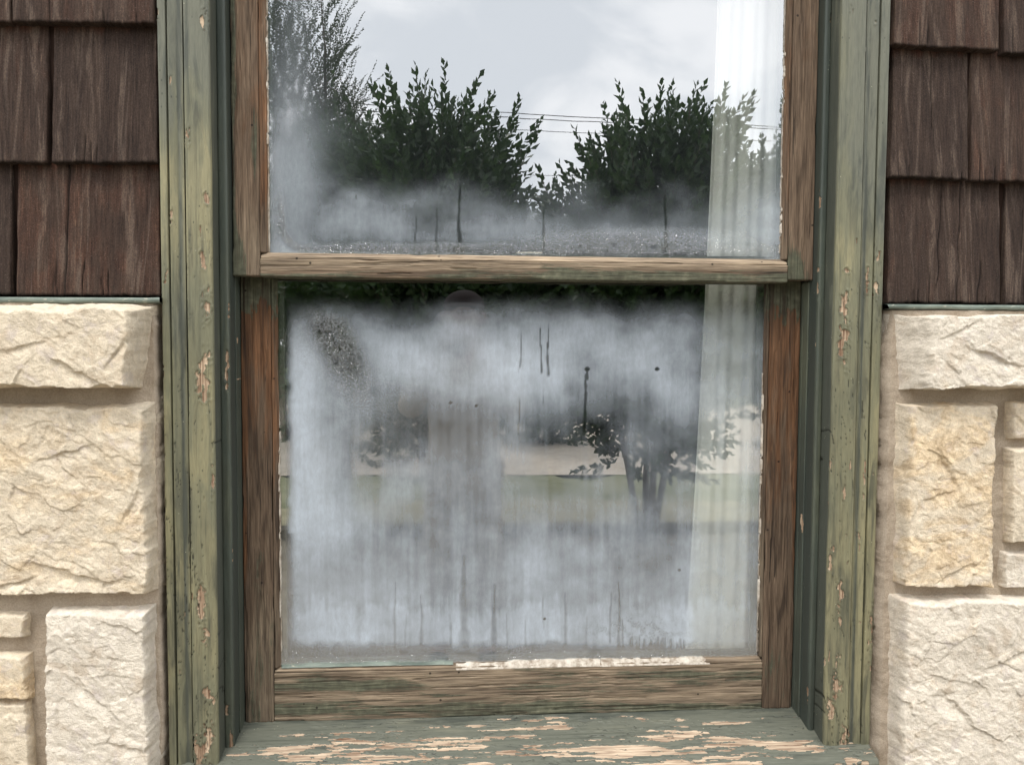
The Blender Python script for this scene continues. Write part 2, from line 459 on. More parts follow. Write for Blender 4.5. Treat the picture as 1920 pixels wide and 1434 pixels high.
def shingle(parent, tl, tr, bl, br, seed, cracks=(), name='shingle'):
    """four photo corners of the exposed face"""
    rs = np.random.RandomState(seed)
    TL, TR = at(*tl, 0.020), at(*tr, 0.020); BL, BR = at(*bl, 0.0), at(*br, 0.0); ins = np.array([.0012, 0, 0]); TL = TL + ins; BL = BL + ins; TR = TR - ins; BR = BR - ins
    w = BR[0] - BL[0]; h = TL[2] - BL[2]
    nu = max(8, int(w / 0.0019)); nv = max(8, int(h / 0.004))
    u = np.linspace(0, 1, nu)[:, None]; v = np.linspace(0, 1, nv)[None, :]          # v 0 bottom
    T = TL[None, None] + (TR - TL)[None, None] * u[..., None]; B = BL[None, None] + (BR - BL)[None, None] * u[..., None]
    T = T + np.array([0, 0.0022, 0.022])
    P = B + (T - B) * v[..., None]
    xm = P[..., 0]; zm = P[..., 2]
    ragged = (sfbm(xm / 0.006, seed, seed, 3) - .5) * 0.004 + (vn(xm / 0.04, seed * 1.0, seed) - .5) * 0.003
    P[..., 2] += ragged * (1 - v) ** 6
    P[..., 0] += ((sfbm(zm / 0.03, u * 2 + seed, seed + 5, 3) - .5) * 0.003)
    warp = (vn(zm / 0.08, xm / 0.25, seed + 7) - .5) * 0.010
    g = (sfbm((xm + warp) / 0.0055, zm / 0.22, seed + 9, 4, 0.6) - .5) * 0.0022 + (sfbm((xm + warp) / 0.02, zm / 0.3, seed + 10, 3) - .5) * 0.0022
    cup = (u - .5) ** 2 * rs.uniform(-0.004, 0.006)
    crk = np.zeros_like(g)
    for (cu, v0, v1, wd) in cracks:
        cen = cu + (vn(zm / 0.05, 3.0, seed + 3) - .5) * 0.02 + (v - .5) * 0.05 * rs.uniform(-1, 1)
        k = np.exp(-((u - cen) * w / wd) ** 2) * sst(v0 - .02, v0 + .02, v) * sst(v1 + .05, v1 - .02, v)
        crk = np.maximum(crk, k)
    for k_ in range(rs.randint(3, 7)):                                             # short checks from the butt
        cu = rs.uniform(0.05, 0.95); ln_ = rs.uniform(0.05, 0.3)
        crk = np.maximum(crk, 0.8 * np.exp(-((u - cu - (vn(zm / .03, k_, seed) - .5) * .01) * w / 0.0012) ** 2) * sst(ln_, ln_ * .6, v))
    P[..., 1] += g + cup + crk * 0.004
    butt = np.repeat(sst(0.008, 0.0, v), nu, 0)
    top = np.repeat(sst(0.72, 0.98, v), nu, 0) * (0.4 + 0.9 * sfbm(xm / 0.012, zm / 0.1, seed + 20, 3))
    Q = pad_back(P, 0.034, 0.0015)
    # ring behind the butt only a shingle's thickness back
    Q[:, 0, 1] = 0.0205
    pad2 = lambda a, val=None: np.pad(a, ((2, 2), (2, 2)), mode='edge')
    bt = pad2(butt); bt[:, :2] = 1.0
    o = mesh_obj(name, Q, grid_faces(*Q.shape[:2]), MAT_SH, parent, {'crk': pad2(crk), 'butt': bt, 'top': pad2(top)})
    return o

def flashing(parent, pts, seed, mat):
    """thin painted metal strip under the shingles: pts = photo corners tl, tr, br, bl"""
    Yf = -0.014
    tl, tr, br, bl = [at(*p, Yf) for p in pts]
    n = 160
    u = np.linspace(0, 1, n)[:, None]
    prof = [(0.0, 0.030), (0.03, 0.004), (0.06, -0.004), (0.20, Yf), (0.85, Yf), (0.98, Yf + 0.002), (1.0, 0.006), (1.0, 0.03)]
    P = np.zeros((n, len(prof), 3))
    for j, (k, Y) in enumerate(prof):
        P[:, j] = (tl + (tr - tl) * u) * (1 - k) + (bl + (br - bl) * u) * k
        P[:, j, 1] = Y
    P[:, 3:6, 2] += (fbm(u[:, 0] * 9, 1.0, seed, 3)[:, None] - .5) * 0.004
    return mesh_obj('flashing', P, grid_faces(n, len(prof)), mat, parent, {})

MAT_FL = None
def flash_mat():
    m = NM('flashing_paint', 0.5, 0.4)
    n = m.noise((12, 40, 60), 5, 0.6, 0.5); n2 = m.noise((60, 200, 200), 4, 0.6)
    c = m.ramp(n, [(0.35, srgb(78, 88, 80)), (0.6, srgb(112, 122, 112))])
    c = m.mix(m.ma('MULTIPLY', m.step(n2, 0.60, 0.68), 0.7), c, srgb(170, 165, 148))
    m.color(c); m.bump(n2, 0.3, 0.001); return m.m
MAT_FL = flash_mat()

wl = thing('shingle_wall', (-0.72, 0.0, Z(150, 560, 0)), 'dark brown wooden shingle wall left of the window, above the cream stones', 'shingle wall', 'shingle walls beside the window')
wr = thing('shingle_wall', (0.95, 0.0, Z(1800, 573, 0)), 'dark brown wooden shingle wall right of the window, above the cream stones', 'shingle wall', 'shingle walls beside the window')
SL = [  # tl tr bl br, cracks
    ((22, -210), (290, -210), (22, 41), (288, 43), ()),
    ((-240, -210), (12, -210), (-240, 44), (18, 42), ()),
    ((-175, 53), (90, 53), (-175, 304), (86, 303), ((.55, .0, .5, .0012),)),
    ((100, 53), (293, 53), (96, 302), (295, 305), ()),
    ((32, 310), (298, 310), (30, 552), (300, 553), ((.345, .0, .98, .0016), (.47, 0, .22, .001), (.62, 0, .15, .001))),
    ((-220, 310), (22, 310), (-220, 552), (18, 551), ()),
]
for i, (a, b, c, d, cr) in enumerate(SL):
    shingle(wl, a, b, c, d, 11 + i * 7, cr)
SR = [
    ((1679, -180), (1874, -180), (1677, 83), (1875, 94), ()),
    ((1884, -180), (2150, -180), (1883, 98), (2150, 101), ()),
    ((1676, 98), (1815, 98), (1670, 332), (1816, 335), ((.52, .35, .98, .001),)),
    ((1823, 98), (2090, 98), (1821, 338), (2090, 341), ((.74, .0, .35, .001),)),
    ((1668, 341), (1874, 341), (1664, 566), (1876, 568), ((.63, .0, .9, .001), (.83, 0, .3, .0015), (.45, 0.1, .95, .0009))),
    ((1886, 343), (2140, 343), (1885, 569), (2140, 571), ((.12, .4, .7, .001),)),
]
for i, (a, b, c, d, cr) in enumerate(SR):
    shingle(wr, a, b, c, d, 111 + i * 7, cr)
flashing(wl, [(-240, 554), (299, 557), (299, 569), (-240, 567)], 3, MAT_FL)
flashing(wr, [(1663, 569), (2150, 573), (2150, 584), (1668, 579)], 4, MAT_FL)
for par, x0, x1 in ((wl, -240, 303), (wr, 1668, 2150)):
    a = Acc(); a.box((X(x0, 500, .03), 0.026, Z(900, 574, 0.0)), (X(x1, 500, .03), 0.05, Z(900, -205, .03)))
    a.obj('sheathing', MAT_DARK, par)

# ================================================================== STONE WALLS
T_CREAM = srgb(230, 216, 193); T_WHITE = srgb(234, 224, 208); T_WARM = srgb(236, 221, 198)
def stone(parent, f, base, Yf, mat, seed, rough=1.0, label=None, strat=0.0, dents=()):
    """f: photo x of left edge (top, bottom), right edge (top, bottom), photo y of top (left, right), bottom (left, right) of the front face at depth Yf.
    base: how far each side spreads to the mortar: dict l r t b -> (top/left, bottom/right) in photo px at Y=0.004, or None for an upright edge"""
    (xlt, xlb), (xrt, xrb), (ytl, ytr), (ybl, ybr) = f
    Yb = 0.003
    # front lines in world
    zt = (Z(xlt, ytl, Yf), Z(xrt, ytr, Yf)); zb = (Z(xlb, ybl, Yf), Z(xrb, ybr, Yf))
    xl = (X(xlt, ytl, Yf), X(xlb, ybl, Yf)); xr = (X(xrt, ytr, Yf), X(xrb, ybr, Yf))
    ztm, zbm = sum(zt) / 2, sum(zb) / 2; xlm, xrm = sum(xl) / 2, sum(xr) / 2
    e = 0.005
    bxl = (xl[0] - e, xl[1] - e); bxr = (xr[0] + e, xr[1] + e); bzt = (zt[0] + e, zt[1] + e); bzb = (zb[0] - e, zb[1] - e)
    if 'l' in base: bxl = (X(base['l'][0], ytl, Yb), X(base['l'][1], ybl, Yb))
    if 'r' in base: bxr = (X(base['r'][0], ytr, Yb), X(base['r'][1], ybr, Yb))
    if 't' in base: bzt = (Z(900, base['t'][0], Yb), Z(900, base['t'][1], Yb))
    if 'b' in base: bzb = (Z(900, base['b'][0], Yb), Z(900, base['b'][1], Yb))
    M_ = 0.012
    x0, x1 = min(min(bxl), min(xl)) - M_, max(max(bxr), max(xr)) + M_; z0, z1 = min(min(bzb), min(zb)) - M_, max(max(bzt), max(zt)) + M_
    R_ = 0.0018
    xs = np.arange(x0, x1, R_)[:, None]; zs = np.arange(z0, z1, R_)[None, :]
    xs, zs = np.broadcast_arrays(xs, zs)
    tz = np.clip((ztm - zs) / (ztm - zbm), -.1, 1.1); tx = np.clip((xs - xlm) / (xrm - xlm), -.1, 1.1)
    lin = lambda p, t: p[0] + (p[1] - p[0]) * t
    H = Yb - Yf
    wob = lambda a, b, s, amp: ((fbm(a / 0.085 + b / .11, b / 0.06 - a / .16, seed + s, 5, 0.6) - .5) * amp * 2.2 + (fbm(a / 0.012, b / 0.03, seed + s + 2, 3) - .5) * amp * .25)
    am = 0.012 * rough
    def side(fr, bs, coord, sgn, other, s):
        wf = wob(other, coord, s, am); wb = wob(other, coord + 3, s + 50, am * .55)
        F = fr + wf; B_ = bs + wb
        # enforce some slope
        gap = np.maximum((F - B_) * sgn, 0.003)
        return (coord - B_) * sgn / gap
    rl = side(lin(xl, tz), lin(bxl, tz), xs, 1, zs, 1); rr = side(lin(xr, tz), lin(bxr, tz), xs, -1, zs, 2)
    rt = side(lin(zt, tx), lin(bzt, tx), zs, -1, xs, 3); rb = side(lin(zb, tx), lin(bzb, tx), zs, 1, xs, 4)
    r = np.minimum(np.minimum(rl, rr), np.minimum(rt, rb))
    # rounded arris
    rc = np.clip(r, -1.5, 3)
    body = np.where(rc < 0, rc * 1.0, 1 - (1 - np.clip(rc, 0, 1)) ** 1.08)
    hgt0 = .64; front = sst(0.85, 1.25, r)
    # split face
    wx = xs + (fbm(xs / .05, zs / .05, seed + 60, 4, .6) - .5) * .022; wz = zs + (fbm(xs / .05, zs / .05, seed + 61, 4, .6) - .5) * .022
    q = 0.6 * wx + 0.8 * wz; p_ = 0.8 * wx - 0.6 * wz
    hgt = (fbm(xs / .16, zs / .12, seed + 62, 3) - .5) * .018
    hgt = hgt + facets(p_ / .070, q / .045, seed + 63, 1.1, 0.25) * .0070
    hgt = hgt + facets(p_ / .030, q / .016, seed + 70, 1.2, 0.25) * .0024
    hgt = hgt + facets(p_ / .012, q / .0065, seed + 80, 1.2, 0.4) * .0012
    hgt = hgt + (fbm(p_ / .02, q / .008, seed + 64, 4, 0.65) - .5) * .0042
    # stepped ledges
    lv = fbm(wx / .16, wz / .11, seed + 66, 4, .6) * 6
    fr_ = lv - np.floor(lv)
    hgt = hgt + ((np.floor(lv) + sst(0.0, 0.10, fr_)) - lv) * .0030 * (0.6 + strat) * sst(.45, .62, fbm(xs / .07, zs / .07, seed + 67, 3))
    crk = np.zeros_like(xs)
    for (cx, cy, wx_, wy_, ang, dep) in dents:                                     # conchoidal bites: photo px, size in mm
        c = at(cx, cy, Yf); ca, sa = math.cos(ang), math.sin(ang)
        dx = xs - c[0] + (fbm(xs / .02, zs / .02, seed + 90, 3) - .5) * .012; dz = zs - c[2] + (fbm(xs / .02, zs / .02, seed + 91, 3) - .5) * .012
        a_ = (dx * ca + dz * sa) / (wx_ * .001); b_ = (-dx * sa + dz * ca) / (wy_ * .001)
        k = np.clip(1 - a_ * a_, 0, 1) * np.where(b_ < 0, np.exp(-(b_ * 1.0) ** 2 * 2), sst(0.10, 0.0, b_))
        hgt = hgt - k * dep * .001
        crk = np.maximum(crk, 0)
    amp = 0.40 + 0.60 * front
    Yv = Yb - body * H - hgt0 * hgt * amp * rough * np.clip(r * 3 + .2, 0, 1)
    P = np.stack([xs + (fbm(xs / .02, zs / .02, seed + 95, 2) - .5) * .002, Yv, zs], -1)
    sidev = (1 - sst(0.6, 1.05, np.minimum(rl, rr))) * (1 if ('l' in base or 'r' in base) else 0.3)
    # drop the faces that are buried in the mortar
    F = grid_faces(*xs.shape)
    keep = (rc.ravel()[F] > -0.75).all(1)
    F = F[keep]
    used = np.unique(F); remap = -np.ones(xs.size, int); remap[used] = np.arange(len(used))
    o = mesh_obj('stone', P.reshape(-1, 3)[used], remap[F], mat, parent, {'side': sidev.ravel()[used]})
    if label: o['label'] = label
    return o

S1 = stone_mat('limestone_cream', T_CREAM, 0.22, 0.22); S2 = stone_mat('limestone_warm', T_CREAM, 0.46, 0.16)
S3 = stone_mat('limestone_white', T_WHITE, 0.08, 0.18); S4 = stone_mat('limestone_ochre', T_CREAM, 0.62, 0.12); S5 = stone_mat('limestone_white_ochre', T_WHITE, 0.34, 0.15)

sl = thing('stone_wall', (-0.75, -0.02, 0.3), 'rough cream limestone wall in grey brown mortar left of the window', 'stone wall', 'stone walls beside the window')
sr = thing('stone_wall', (0.95, -0.02, 0.3), 'rough cream limestone wall in grey brown mortar right of the window', 'stone wall', 'stone walls beside the window')
stone(sl, ((-330, -330), (234, 228), (581, 584), (724, 727)), {'r': (292, 270), 't': (575, 577)}, -0.075, S1, 5, 1.0, 'long cream capping stone', .3, ((150, 700, 70, 26, -.5, 9), (40, 650, 50, 20, .2, 6), (215, 665, 40, 20, 1.0, 7)))
stone(sl, ((-330, -330), (268, 270), (764, 762), (1119, 1112)), {'r': (296, 297)}, -0.042, S2, 21, 1.15, 'large yellowish cream stone', .4, ((130, 1075, 85, 30, -.25, 11), (20, 1095, 50, 22, .3, 8), (120, 850, 60, 25, .3, 6), (240, 950, 40, 22, 1.1, 7)))
stone(sl, ((84, 92), (266, 276), (1152, 1149), (1560, 1560)), {'r': (293, 303)}, -0.046, S3, 37, 1.0, 'white stone', .2, ((170, 1300, 45, 20, -.8, 8), (230, 1400, 40, 18, -.3, 6)))
stone(sl, ((-250, -250), (41, 44), (1151, 1154), (1195, 1196)), {}, -0.028, S1, 41, .8)
stone(sl, ((-250, -250), (44, 48), (1232, 1234), (1316, 1312)), {}, -0.036, S4, 53, .9, 'ochre stained stone')
stone(sl, ((-250, -250), (48, 56), (1322, 1318), (1570, 1570)), {}, -0.032, S1, 59, .9)
stone(sl, ((-330, -330), (300, 304), (1590, 1590), (1760, 1760)), {}, -0.040, S1, 61, 1)
stone(sr, ((1757, 1750), (2230, 2230), (592, 586), (727, 729)), {'l': (1671, 1676), 't': (583, 583)}, -0.075, S5, 73, 1.0, 'long cream capping stone', .3, ((1870, 670, 70, 24, -.35, 10), (1800, 620, 50, 20, .4, 5)))
stone(sr, ((1716, 1700), (1868, 1862), (760, 760), (1100, 1102)), {'l': (1672, 1670)}, -0.042, S4, 89, .85, 'ochre yellow stone', .6, ((1780, 880, 55, 24, -1.0, 10), (1800, 1070, 60, 25, .4, 8), (1760, 930, 40, 20, .3, 7)))
stone(sr, ((1902, 1900), (2200, 2200), (757, 757), (821, 821)), {}, -0.030, S2, 97, .8)
stone(sr, ((1900, 1898), (2200, 2200), (842, 842), (1016, 1016)), {}, -0.034, S1, 101, .9)
stone(sr, ((1888, 1888), (2200, 2200), (1040, 1040), (1101, 1101)), {}, -0.032, S3, 103, .9)
stone(sr, ((1704, 1690), (2230, 2230), (1132, 1128), (1560, 1560)), {'l': (1662, 1656)}, -0.052, S5, 107, 1.0, 'large white stone with ochre streaks', .3, ((1800, 1330, 60, 25, -.8, 8), (1890, 1240, 50, 22, .4, 7)))
stone(sr, ((1660, 1655), (2230, 2230), (1590, 1590), (1760, 1760)), {}, -0.040, S1, 113, 1)

def mortar_mat():
    m = NM('mortar', 0.95, 0.1)
    n = m.noise(14, 5, 0.6); n2 = m.noise(320, 4, 0.75); n3 = m.noise(900, 2, 0.6)
    c = m.ramp(n, [(0.3, srgb(166, 151, 133)), (0.7, srgb(192, 178, 160))])
    c = m.mix(0.6, c, m.ramp(n2, [(0.35, (0.72, 0.71, 0.70, 1)), (0.65, (1.15, 1.15, 1.15, 1))]), 'MULTIPLY')
    c = m.mix(m.ma('MULTIPLY', m.step(n3, .64, .72), .35), c, srgb(90, 84, 78))
    c = m.mix(m.ma('MULTIPLY', m.step(n3, .36, .30), .35), c, srgb(214, 206, 192))
    m.color(c); m.bump(m.ma('ADD', n2, m.ma('MULTIPLY', n3, .4)), 0.9, 0.003); return m.m
MAT_MO = mortar_mat()
def mortar(parent, xa, xb, ragged_side, seed):
    """joint sheet behind the stones with a ragged edge beside the casing; xa, xb photo x at the wall"""
    z0, z1 = Z(900, 1780, 0), Z(900, 572, 0)
    x0, x1 = X(xa, 1000, .004), X(xb, 1000, .004)
    xs = np.arange(x0, x1, .0028)[:, None]; zs = np.arange(z0, z1, .0028)[None, :]
    xs, zs = np.broadcast_arrays(xs, zs); xs = xs.copy()
    ed = (fbm(zs / .060, zs / .19 + xs / .05, seed, 6, 0.66) - .5) * .016
    d = (x1 - xs) if ragged_side == 'r' else (xs - x0)
    k = np.clip(1 - d / .010, 0, 1)
    xs = xs + (ed - .001) * k * (1 if ragged_side == 'r' else -1)
    Yv = -.010 + (fbm(xs / .05, zs / .05, seed + 1, 4) - .5) * .010 + (fbm(xs / .008, zs / .008, seed + 2, 3) - .5) * .0022
    Yv = Yv + 0.007 * sst(0.05, 0.01, d)               # fillet of mortar thickens towards the casing
    Yv = Yv + .016 * (d < .0029) 
    P = np.stack([xs, Yv, zs], -1)
    mesh_obj('mortar', pad_back(P, .05), grid_faces(xs.shape[0] + 2, xs.shape[1] + 2), MAT_MO, parent, {})
mortar(sl, -330, 304, 'r', 5); mortar(sr, 1651, 2230, 'l', 9)
for par, a_, b_ in ((sl, -330, 312), (sr, 1642, 2230)):
    bk = Acc(); bk.box((X(a_, 1000, .03), .052, Z(900, 1780, 0)), (X(b_, 1000, .03), .075, Z(900, 575, 0))); bk.obj('backing', MAT_DARK, par)

# ================================================================== WINDOW FRAME
ZT = Z(900, -230, 0)             # head of the window, above the picture
G_LO, G_MID, G_HI = srgb(103, 104, 90), srgb(113, 112, 90), srgb(141, 135, 104)
MAT_CAS = paint_mat('casing_paint', 'Z', G_LO, G_MID, G_HI)
MAT_CASX = paint_mat('casing_paint_across', 'X', G_LO, G_MID, G_HI)
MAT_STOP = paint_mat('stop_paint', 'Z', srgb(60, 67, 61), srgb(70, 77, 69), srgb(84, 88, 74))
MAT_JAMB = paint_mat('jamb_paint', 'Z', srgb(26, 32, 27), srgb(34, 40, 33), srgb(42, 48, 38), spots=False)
MAT_SILL = paint_mat('sill_paint', 'X', srgb(96, 98, 87), srgb(113, 113, 98), srgb(128, 125, 106), bare=((146, 126, 106), (196, 176, 152)), rough=.6)

wf = thing('window_frame', (0, 0, Z(900, 1380, .1)), 'weathered green painted window casing and sill with peeling paint round the two sashes', 'window frame')

def chips_attr(chips, seed, dens, side, ysplit=.006):
    """paint loss on an upright member: listed bites (photo x, y, half width, half height) plus random flaking along one edge"""
    rs = np.random.RandomState(seed)
    def fn(px, py, A, S, Yv):
        wob = (fbm(A / .006, S / .010, seed, 4, .6) - .5)
        chip = np.zeros_like(px)
        for (cx, cy, w, h) in chips:
            # ellipse in photo px, ragged, elongated along the grain
            wv = cx + (vn(py / 18, cx, seed + 4) - .5) * w * 1.4
            r = np.sqrt(((px - wv) / w) ** 2 + ((py - cy) / h) ** 2) + wob * 2.8
            chip = np.maximum(chip, 1.02 - 0.62 * r)
        nz = sfbm(A / .010, S / .055, seed + 8, 4, .6)
        chip = np.maximum(chip, sst(.735 - dens, .86 - dens, nz) * .9)
        olive = (sst(40, 330, py) if side == 'r' else sst(180, 560, py)) * .72 + .13 + (py > 0) * .0 + (fbm(A / .08, S / .25, seed + 2, 3) - .5) * .8
        grime_shade = .32 + (sfbm(A / .03, S / .2, seed + 3, 4) - .5) * .9 + .35 * sst(400, 1300, py)
        if side in 'rl': inner = sst(ysplit, ysplit + .004, Yv); olive = olive * (1 - inner) - .3 * inner; grime_shade = grime_shade + .7 * inner; chip = chip * (1 - .8 * inner)  # recess shade painted into the colour of the inner returns
        cn = fbm(A / .011 + .3 * fbm(A / .01, S / .03, seed + 13, 3), S / .12 + .4 * A / .011, seed + 12, 3, .55)
        crk = sst(.010, .003, np.abs(cn - .60)) * sst(.44, .56, fbm(A / .05, S / .12, seed + 14, 3)) * sst(200, 800, py)
        return {'chip': np.clip(chip, 0, 1), 'olive': olive, 'grime_shade': grime_shade, 'crk': crk * (1 if ysplit < .01 else .0)}
    return fn
def chip_disp(px, py, A, S, at_):
    c = at_['chip']
    return sst(.42, .60, c) * .0016 - np.exp(-((c - .34) / .10) ** 2) * .0011 * (c > .02) + at_['crk'] * .0012 + (vn(A / .02, S / .12, 3) - .5) * .0012

cl_prof = lambda s, e0, e1, e2, e3: [(s, .045), (s, .0015), (s + np.sign(e1 - s) * .0015, 0), (e1 - np.sign(e1 - s) * .002, 0), (e1 - np.sign(e1 - s) * .0012, .0075), (e1 + np.sign(e1 - s) * .0006, .008), (e1 + np.sign(e1 - s) * .0018, .0015),
    (e1 + (e2 - e1) * .12, .001), (e1 + (e2 - e1) * .35, .0045), (e1 + (e2 - e1) * .6, .008), (e1 + (e2 - e1) * .85, .0065), (e2 - np.sign(e1 - s) * .0018, .0050), (e2 - np.sign(e1 - s) * .0010, .0105), (e2 + np.sign(e1 - s) * .0006, .0105), (e2 + np.sign(e1 - s) * .0016, .0008),
    (e2 + np.sign(e1 - s) * .003, 0), (e3 - np.sign(e1 - s) * .0025, 0.0), (e3, .0025), (e3 + np.sign(e1 - s) * .0005, .012), (e3 - np.sign(e1 - s) * .0005, .050)]
# left: outer bead 305-321, cove 321-351, flat 351-399 (photo x at y 700)
cx = lambda p: X(p, 700, 0)
z_back = Z(460, 1352, .110)          # top of the sill where the lower sash stands
zsill = z_back - .05
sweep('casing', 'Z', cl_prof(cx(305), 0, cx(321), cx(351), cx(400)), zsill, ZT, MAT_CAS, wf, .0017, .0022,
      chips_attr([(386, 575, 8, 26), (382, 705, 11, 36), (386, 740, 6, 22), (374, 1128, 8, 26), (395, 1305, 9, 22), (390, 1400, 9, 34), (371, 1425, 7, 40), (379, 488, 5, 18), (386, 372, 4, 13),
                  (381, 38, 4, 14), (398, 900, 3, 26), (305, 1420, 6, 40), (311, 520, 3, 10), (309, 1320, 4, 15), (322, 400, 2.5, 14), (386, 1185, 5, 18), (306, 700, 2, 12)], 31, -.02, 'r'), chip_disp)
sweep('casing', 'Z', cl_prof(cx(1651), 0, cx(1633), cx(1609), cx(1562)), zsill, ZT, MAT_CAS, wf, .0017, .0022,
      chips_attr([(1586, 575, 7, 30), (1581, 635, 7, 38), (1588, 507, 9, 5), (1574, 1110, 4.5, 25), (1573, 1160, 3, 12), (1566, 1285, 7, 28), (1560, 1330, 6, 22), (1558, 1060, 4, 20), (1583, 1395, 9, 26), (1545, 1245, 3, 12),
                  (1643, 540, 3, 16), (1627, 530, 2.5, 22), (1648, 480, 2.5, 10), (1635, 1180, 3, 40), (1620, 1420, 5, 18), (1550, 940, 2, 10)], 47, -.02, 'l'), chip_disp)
hl = [(a - .0, b) for a, b in [(ZT - .002, .034), (ZT - .002, 0.002), (ZT, 0), (ZT + .05, 0), (ZT + .052, .005), (ZT + .09, .006), (ZT + .095, 0), (ZT + .12, 0), (ZT + .12, .045)]]
sweep('head_casing', 'X', hl, cx(305), cx(1651), MAT_CASX, wf, .004, .01, lambda px, py, A, S, Y: {'chip': px * 0, 'olive': px * 0 + .1, 'grime_shade': px * 0 + .3, 'crk': px * 0})
# outer stops (the lighter strip beside the casing), steps back towards the sash
def stop_prof(a, b, y0=.042, y1=.160):
    s = np.sign(b - a)
    return [(a, y1), (a, y0 + .006), (a + s * .003, y0 + .001), (a + s * .005, y0), (b - s * .004, y0), (b - s * .001, y0 + .0015), (b, y0 + .005), (b, y0 + .024), (b - s * .0, y1)]
YU, YL = .068, .110             # faces of the upper and the lower sash
xsl = X(436, 510, YU); xsr = X(1524, 522, YU)          # where the upper sash starts
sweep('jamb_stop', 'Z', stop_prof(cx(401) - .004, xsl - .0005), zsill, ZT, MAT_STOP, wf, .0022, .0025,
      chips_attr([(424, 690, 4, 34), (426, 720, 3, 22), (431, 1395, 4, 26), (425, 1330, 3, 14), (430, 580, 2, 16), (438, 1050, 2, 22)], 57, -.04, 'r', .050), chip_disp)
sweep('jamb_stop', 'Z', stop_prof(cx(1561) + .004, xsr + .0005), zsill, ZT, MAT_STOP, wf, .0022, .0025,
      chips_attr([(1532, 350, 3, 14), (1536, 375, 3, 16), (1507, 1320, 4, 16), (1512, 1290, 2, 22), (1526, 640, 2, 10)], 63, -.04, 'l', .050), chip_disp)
# jamb liners beside the lower sash, and the parting bead under the upper sash
xll = X(452, 700, YL); xlr = X(1499, 700, YL)
for (a, b, xc, sd) in ((xsl, xll, 443, 3), (xsr, xlr, 1508, 5)):
    s = np.sign(b - a)
    sweep('parting_bead', 'Z', [(a - s * .003, .16), (a - s * .003, .083), (a + s * .001, .081), (a + (b - a) * .52, .082), (a + (b - a) * .55, .089), (a + (b - a) * .57, .101), (b - s * .003, .102), (b - s * .001, .1035), (b - s * .001, .16)],
          zsill, Z(900, 520, .07), MAT_STOP, wf, .0018, .0035, chips_attr([(445, 640, 2, 10), (1504, 980, 2, 14)], 71 + sd, -.05, 'r', .2), None)
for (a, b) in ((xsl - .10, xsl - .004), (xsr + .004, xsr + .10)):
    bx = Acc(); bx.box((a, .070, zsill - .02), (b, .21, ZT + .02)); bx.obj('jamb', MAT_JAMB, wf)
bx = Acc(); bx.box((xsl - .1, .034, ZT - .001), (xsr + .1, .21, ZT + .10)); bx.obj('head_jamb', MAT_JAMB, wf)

# sill: slopes out from under the lower sash
slope = 0.25
sp = [(z_back - .11, .20), (z_back + .010, .20), (z_back + .0105, .148), (z_back - .0005, .1475), (z_back - .002, .112), (z_back - .002 - slope * .10, 0.0), (z_back - .004 - slope * .135, -.035), (z_back - .010 - slope * .14, -.0385),
      (z_back - .055, -.0385), (z_back - .058, -.033), (z_back - .058, .02)]
def sill_attr(px, py, A, S, Yv):
    ed = (fbm(S / .012, Yv / .006, 88, 4, .6) - .5) * .25
    n = sfbm(S / .11, Yv / .012, 81, 4, .62) + ed * .6
    n2 = sfbm(S / .035, Yv / .005, 84, 3, .6)
    cov = .565 - .17 * sst(.10, .01, Yv)
    cen = np.exp(-((px - 1130) / 420) ** 2) * .09 - .10 * sst(1440, 1540, px) - .10 * sst(560, 440, px)
    chip = sst(cov + .09 - cen, cov + .20 - cen, n * .75 + n2 * .25)
    cn = sfbm(S / .10, Yv / .009, 91, 3, .6)
    crk = sst(.012, .004, np.abs(cn - .47)) * sst(.42, .55, fbm(S / .08, Yv / .03, 92, 3)) * (chip < .4)
    return {'chip': chip, 'olive': (fbm(S / .1, Yv / .02, 85, 3) - .5) + .2, 'grime_shade': .15 + .5 * sst(.075, .1, Yv) + (fbm(S / .06, Yv / .02, 86, 4) - .5), 'crk': crk}
def sill_disp(px, py, A, S, at_):
    c = at_['chip']
    return sst(.35, .6, c) * .0020 - np.exp(-((c - .22) / .12) ** 2) * .0016 * (c > .015) + at_['crk'] * .002
sweep('sill', 'X', sp, cx(307), cx(1649), MAT_SILL, wf, .0014, .0022, sill_attr, sill_disp)

# ================================================================== SASHES
W_V = wood_mat('sash_wood', 'Z', .78, .5); W_H = wood_mat('rail_wood', 'X', .88, .5); W_B = wood_mat('bead_wood', 'X', 1.2, .2); W_L = wood_mat('lower_stile_wood', 'Z', .60, .85)
def putty_mat():
    m = NM('old_putty', 0.85, 0.2)
    n = m.noise((60, 60, 60), 5, 0.65); n2 = m.noise((500, 300, 300), 3, 0.7)
    c = m.ramp(n, [(0.32, srgb(128, 114, 98)), (0.52, srgb(186, 177, 164)), (0.74, srgb(218, 211, 200))])
    c = m.mix(m.ma('MULTIPLY', m.step(n2, .60, .70), .5), c, srgb(110, 96, 80))
    m.color(c); m.bump(n2, .7, .0015); return m.m
MAT_PUT = putty_mat()
def fn_wood(tone_fn, paint_fn):
    return lambda px, py, A, S, Y: {'tone': np.clip(tone_fn(px, py), 0, 1), 'paint': np.clip(paint_fn(px, py), -.5, 1)}
def wood_disp(ac, al, amp, seed):
    return lambda px, py, A, S, at_: (sfbm(A / ac, S / al, seed, 4, .6) - .5) * amp + sst(.36, .30, sfbm(A / .006, S / .12, seed + 5, 3)) * amp * 1.2
g = lambda v, c, w: np.exp(-((v - c) / w) ** 2)

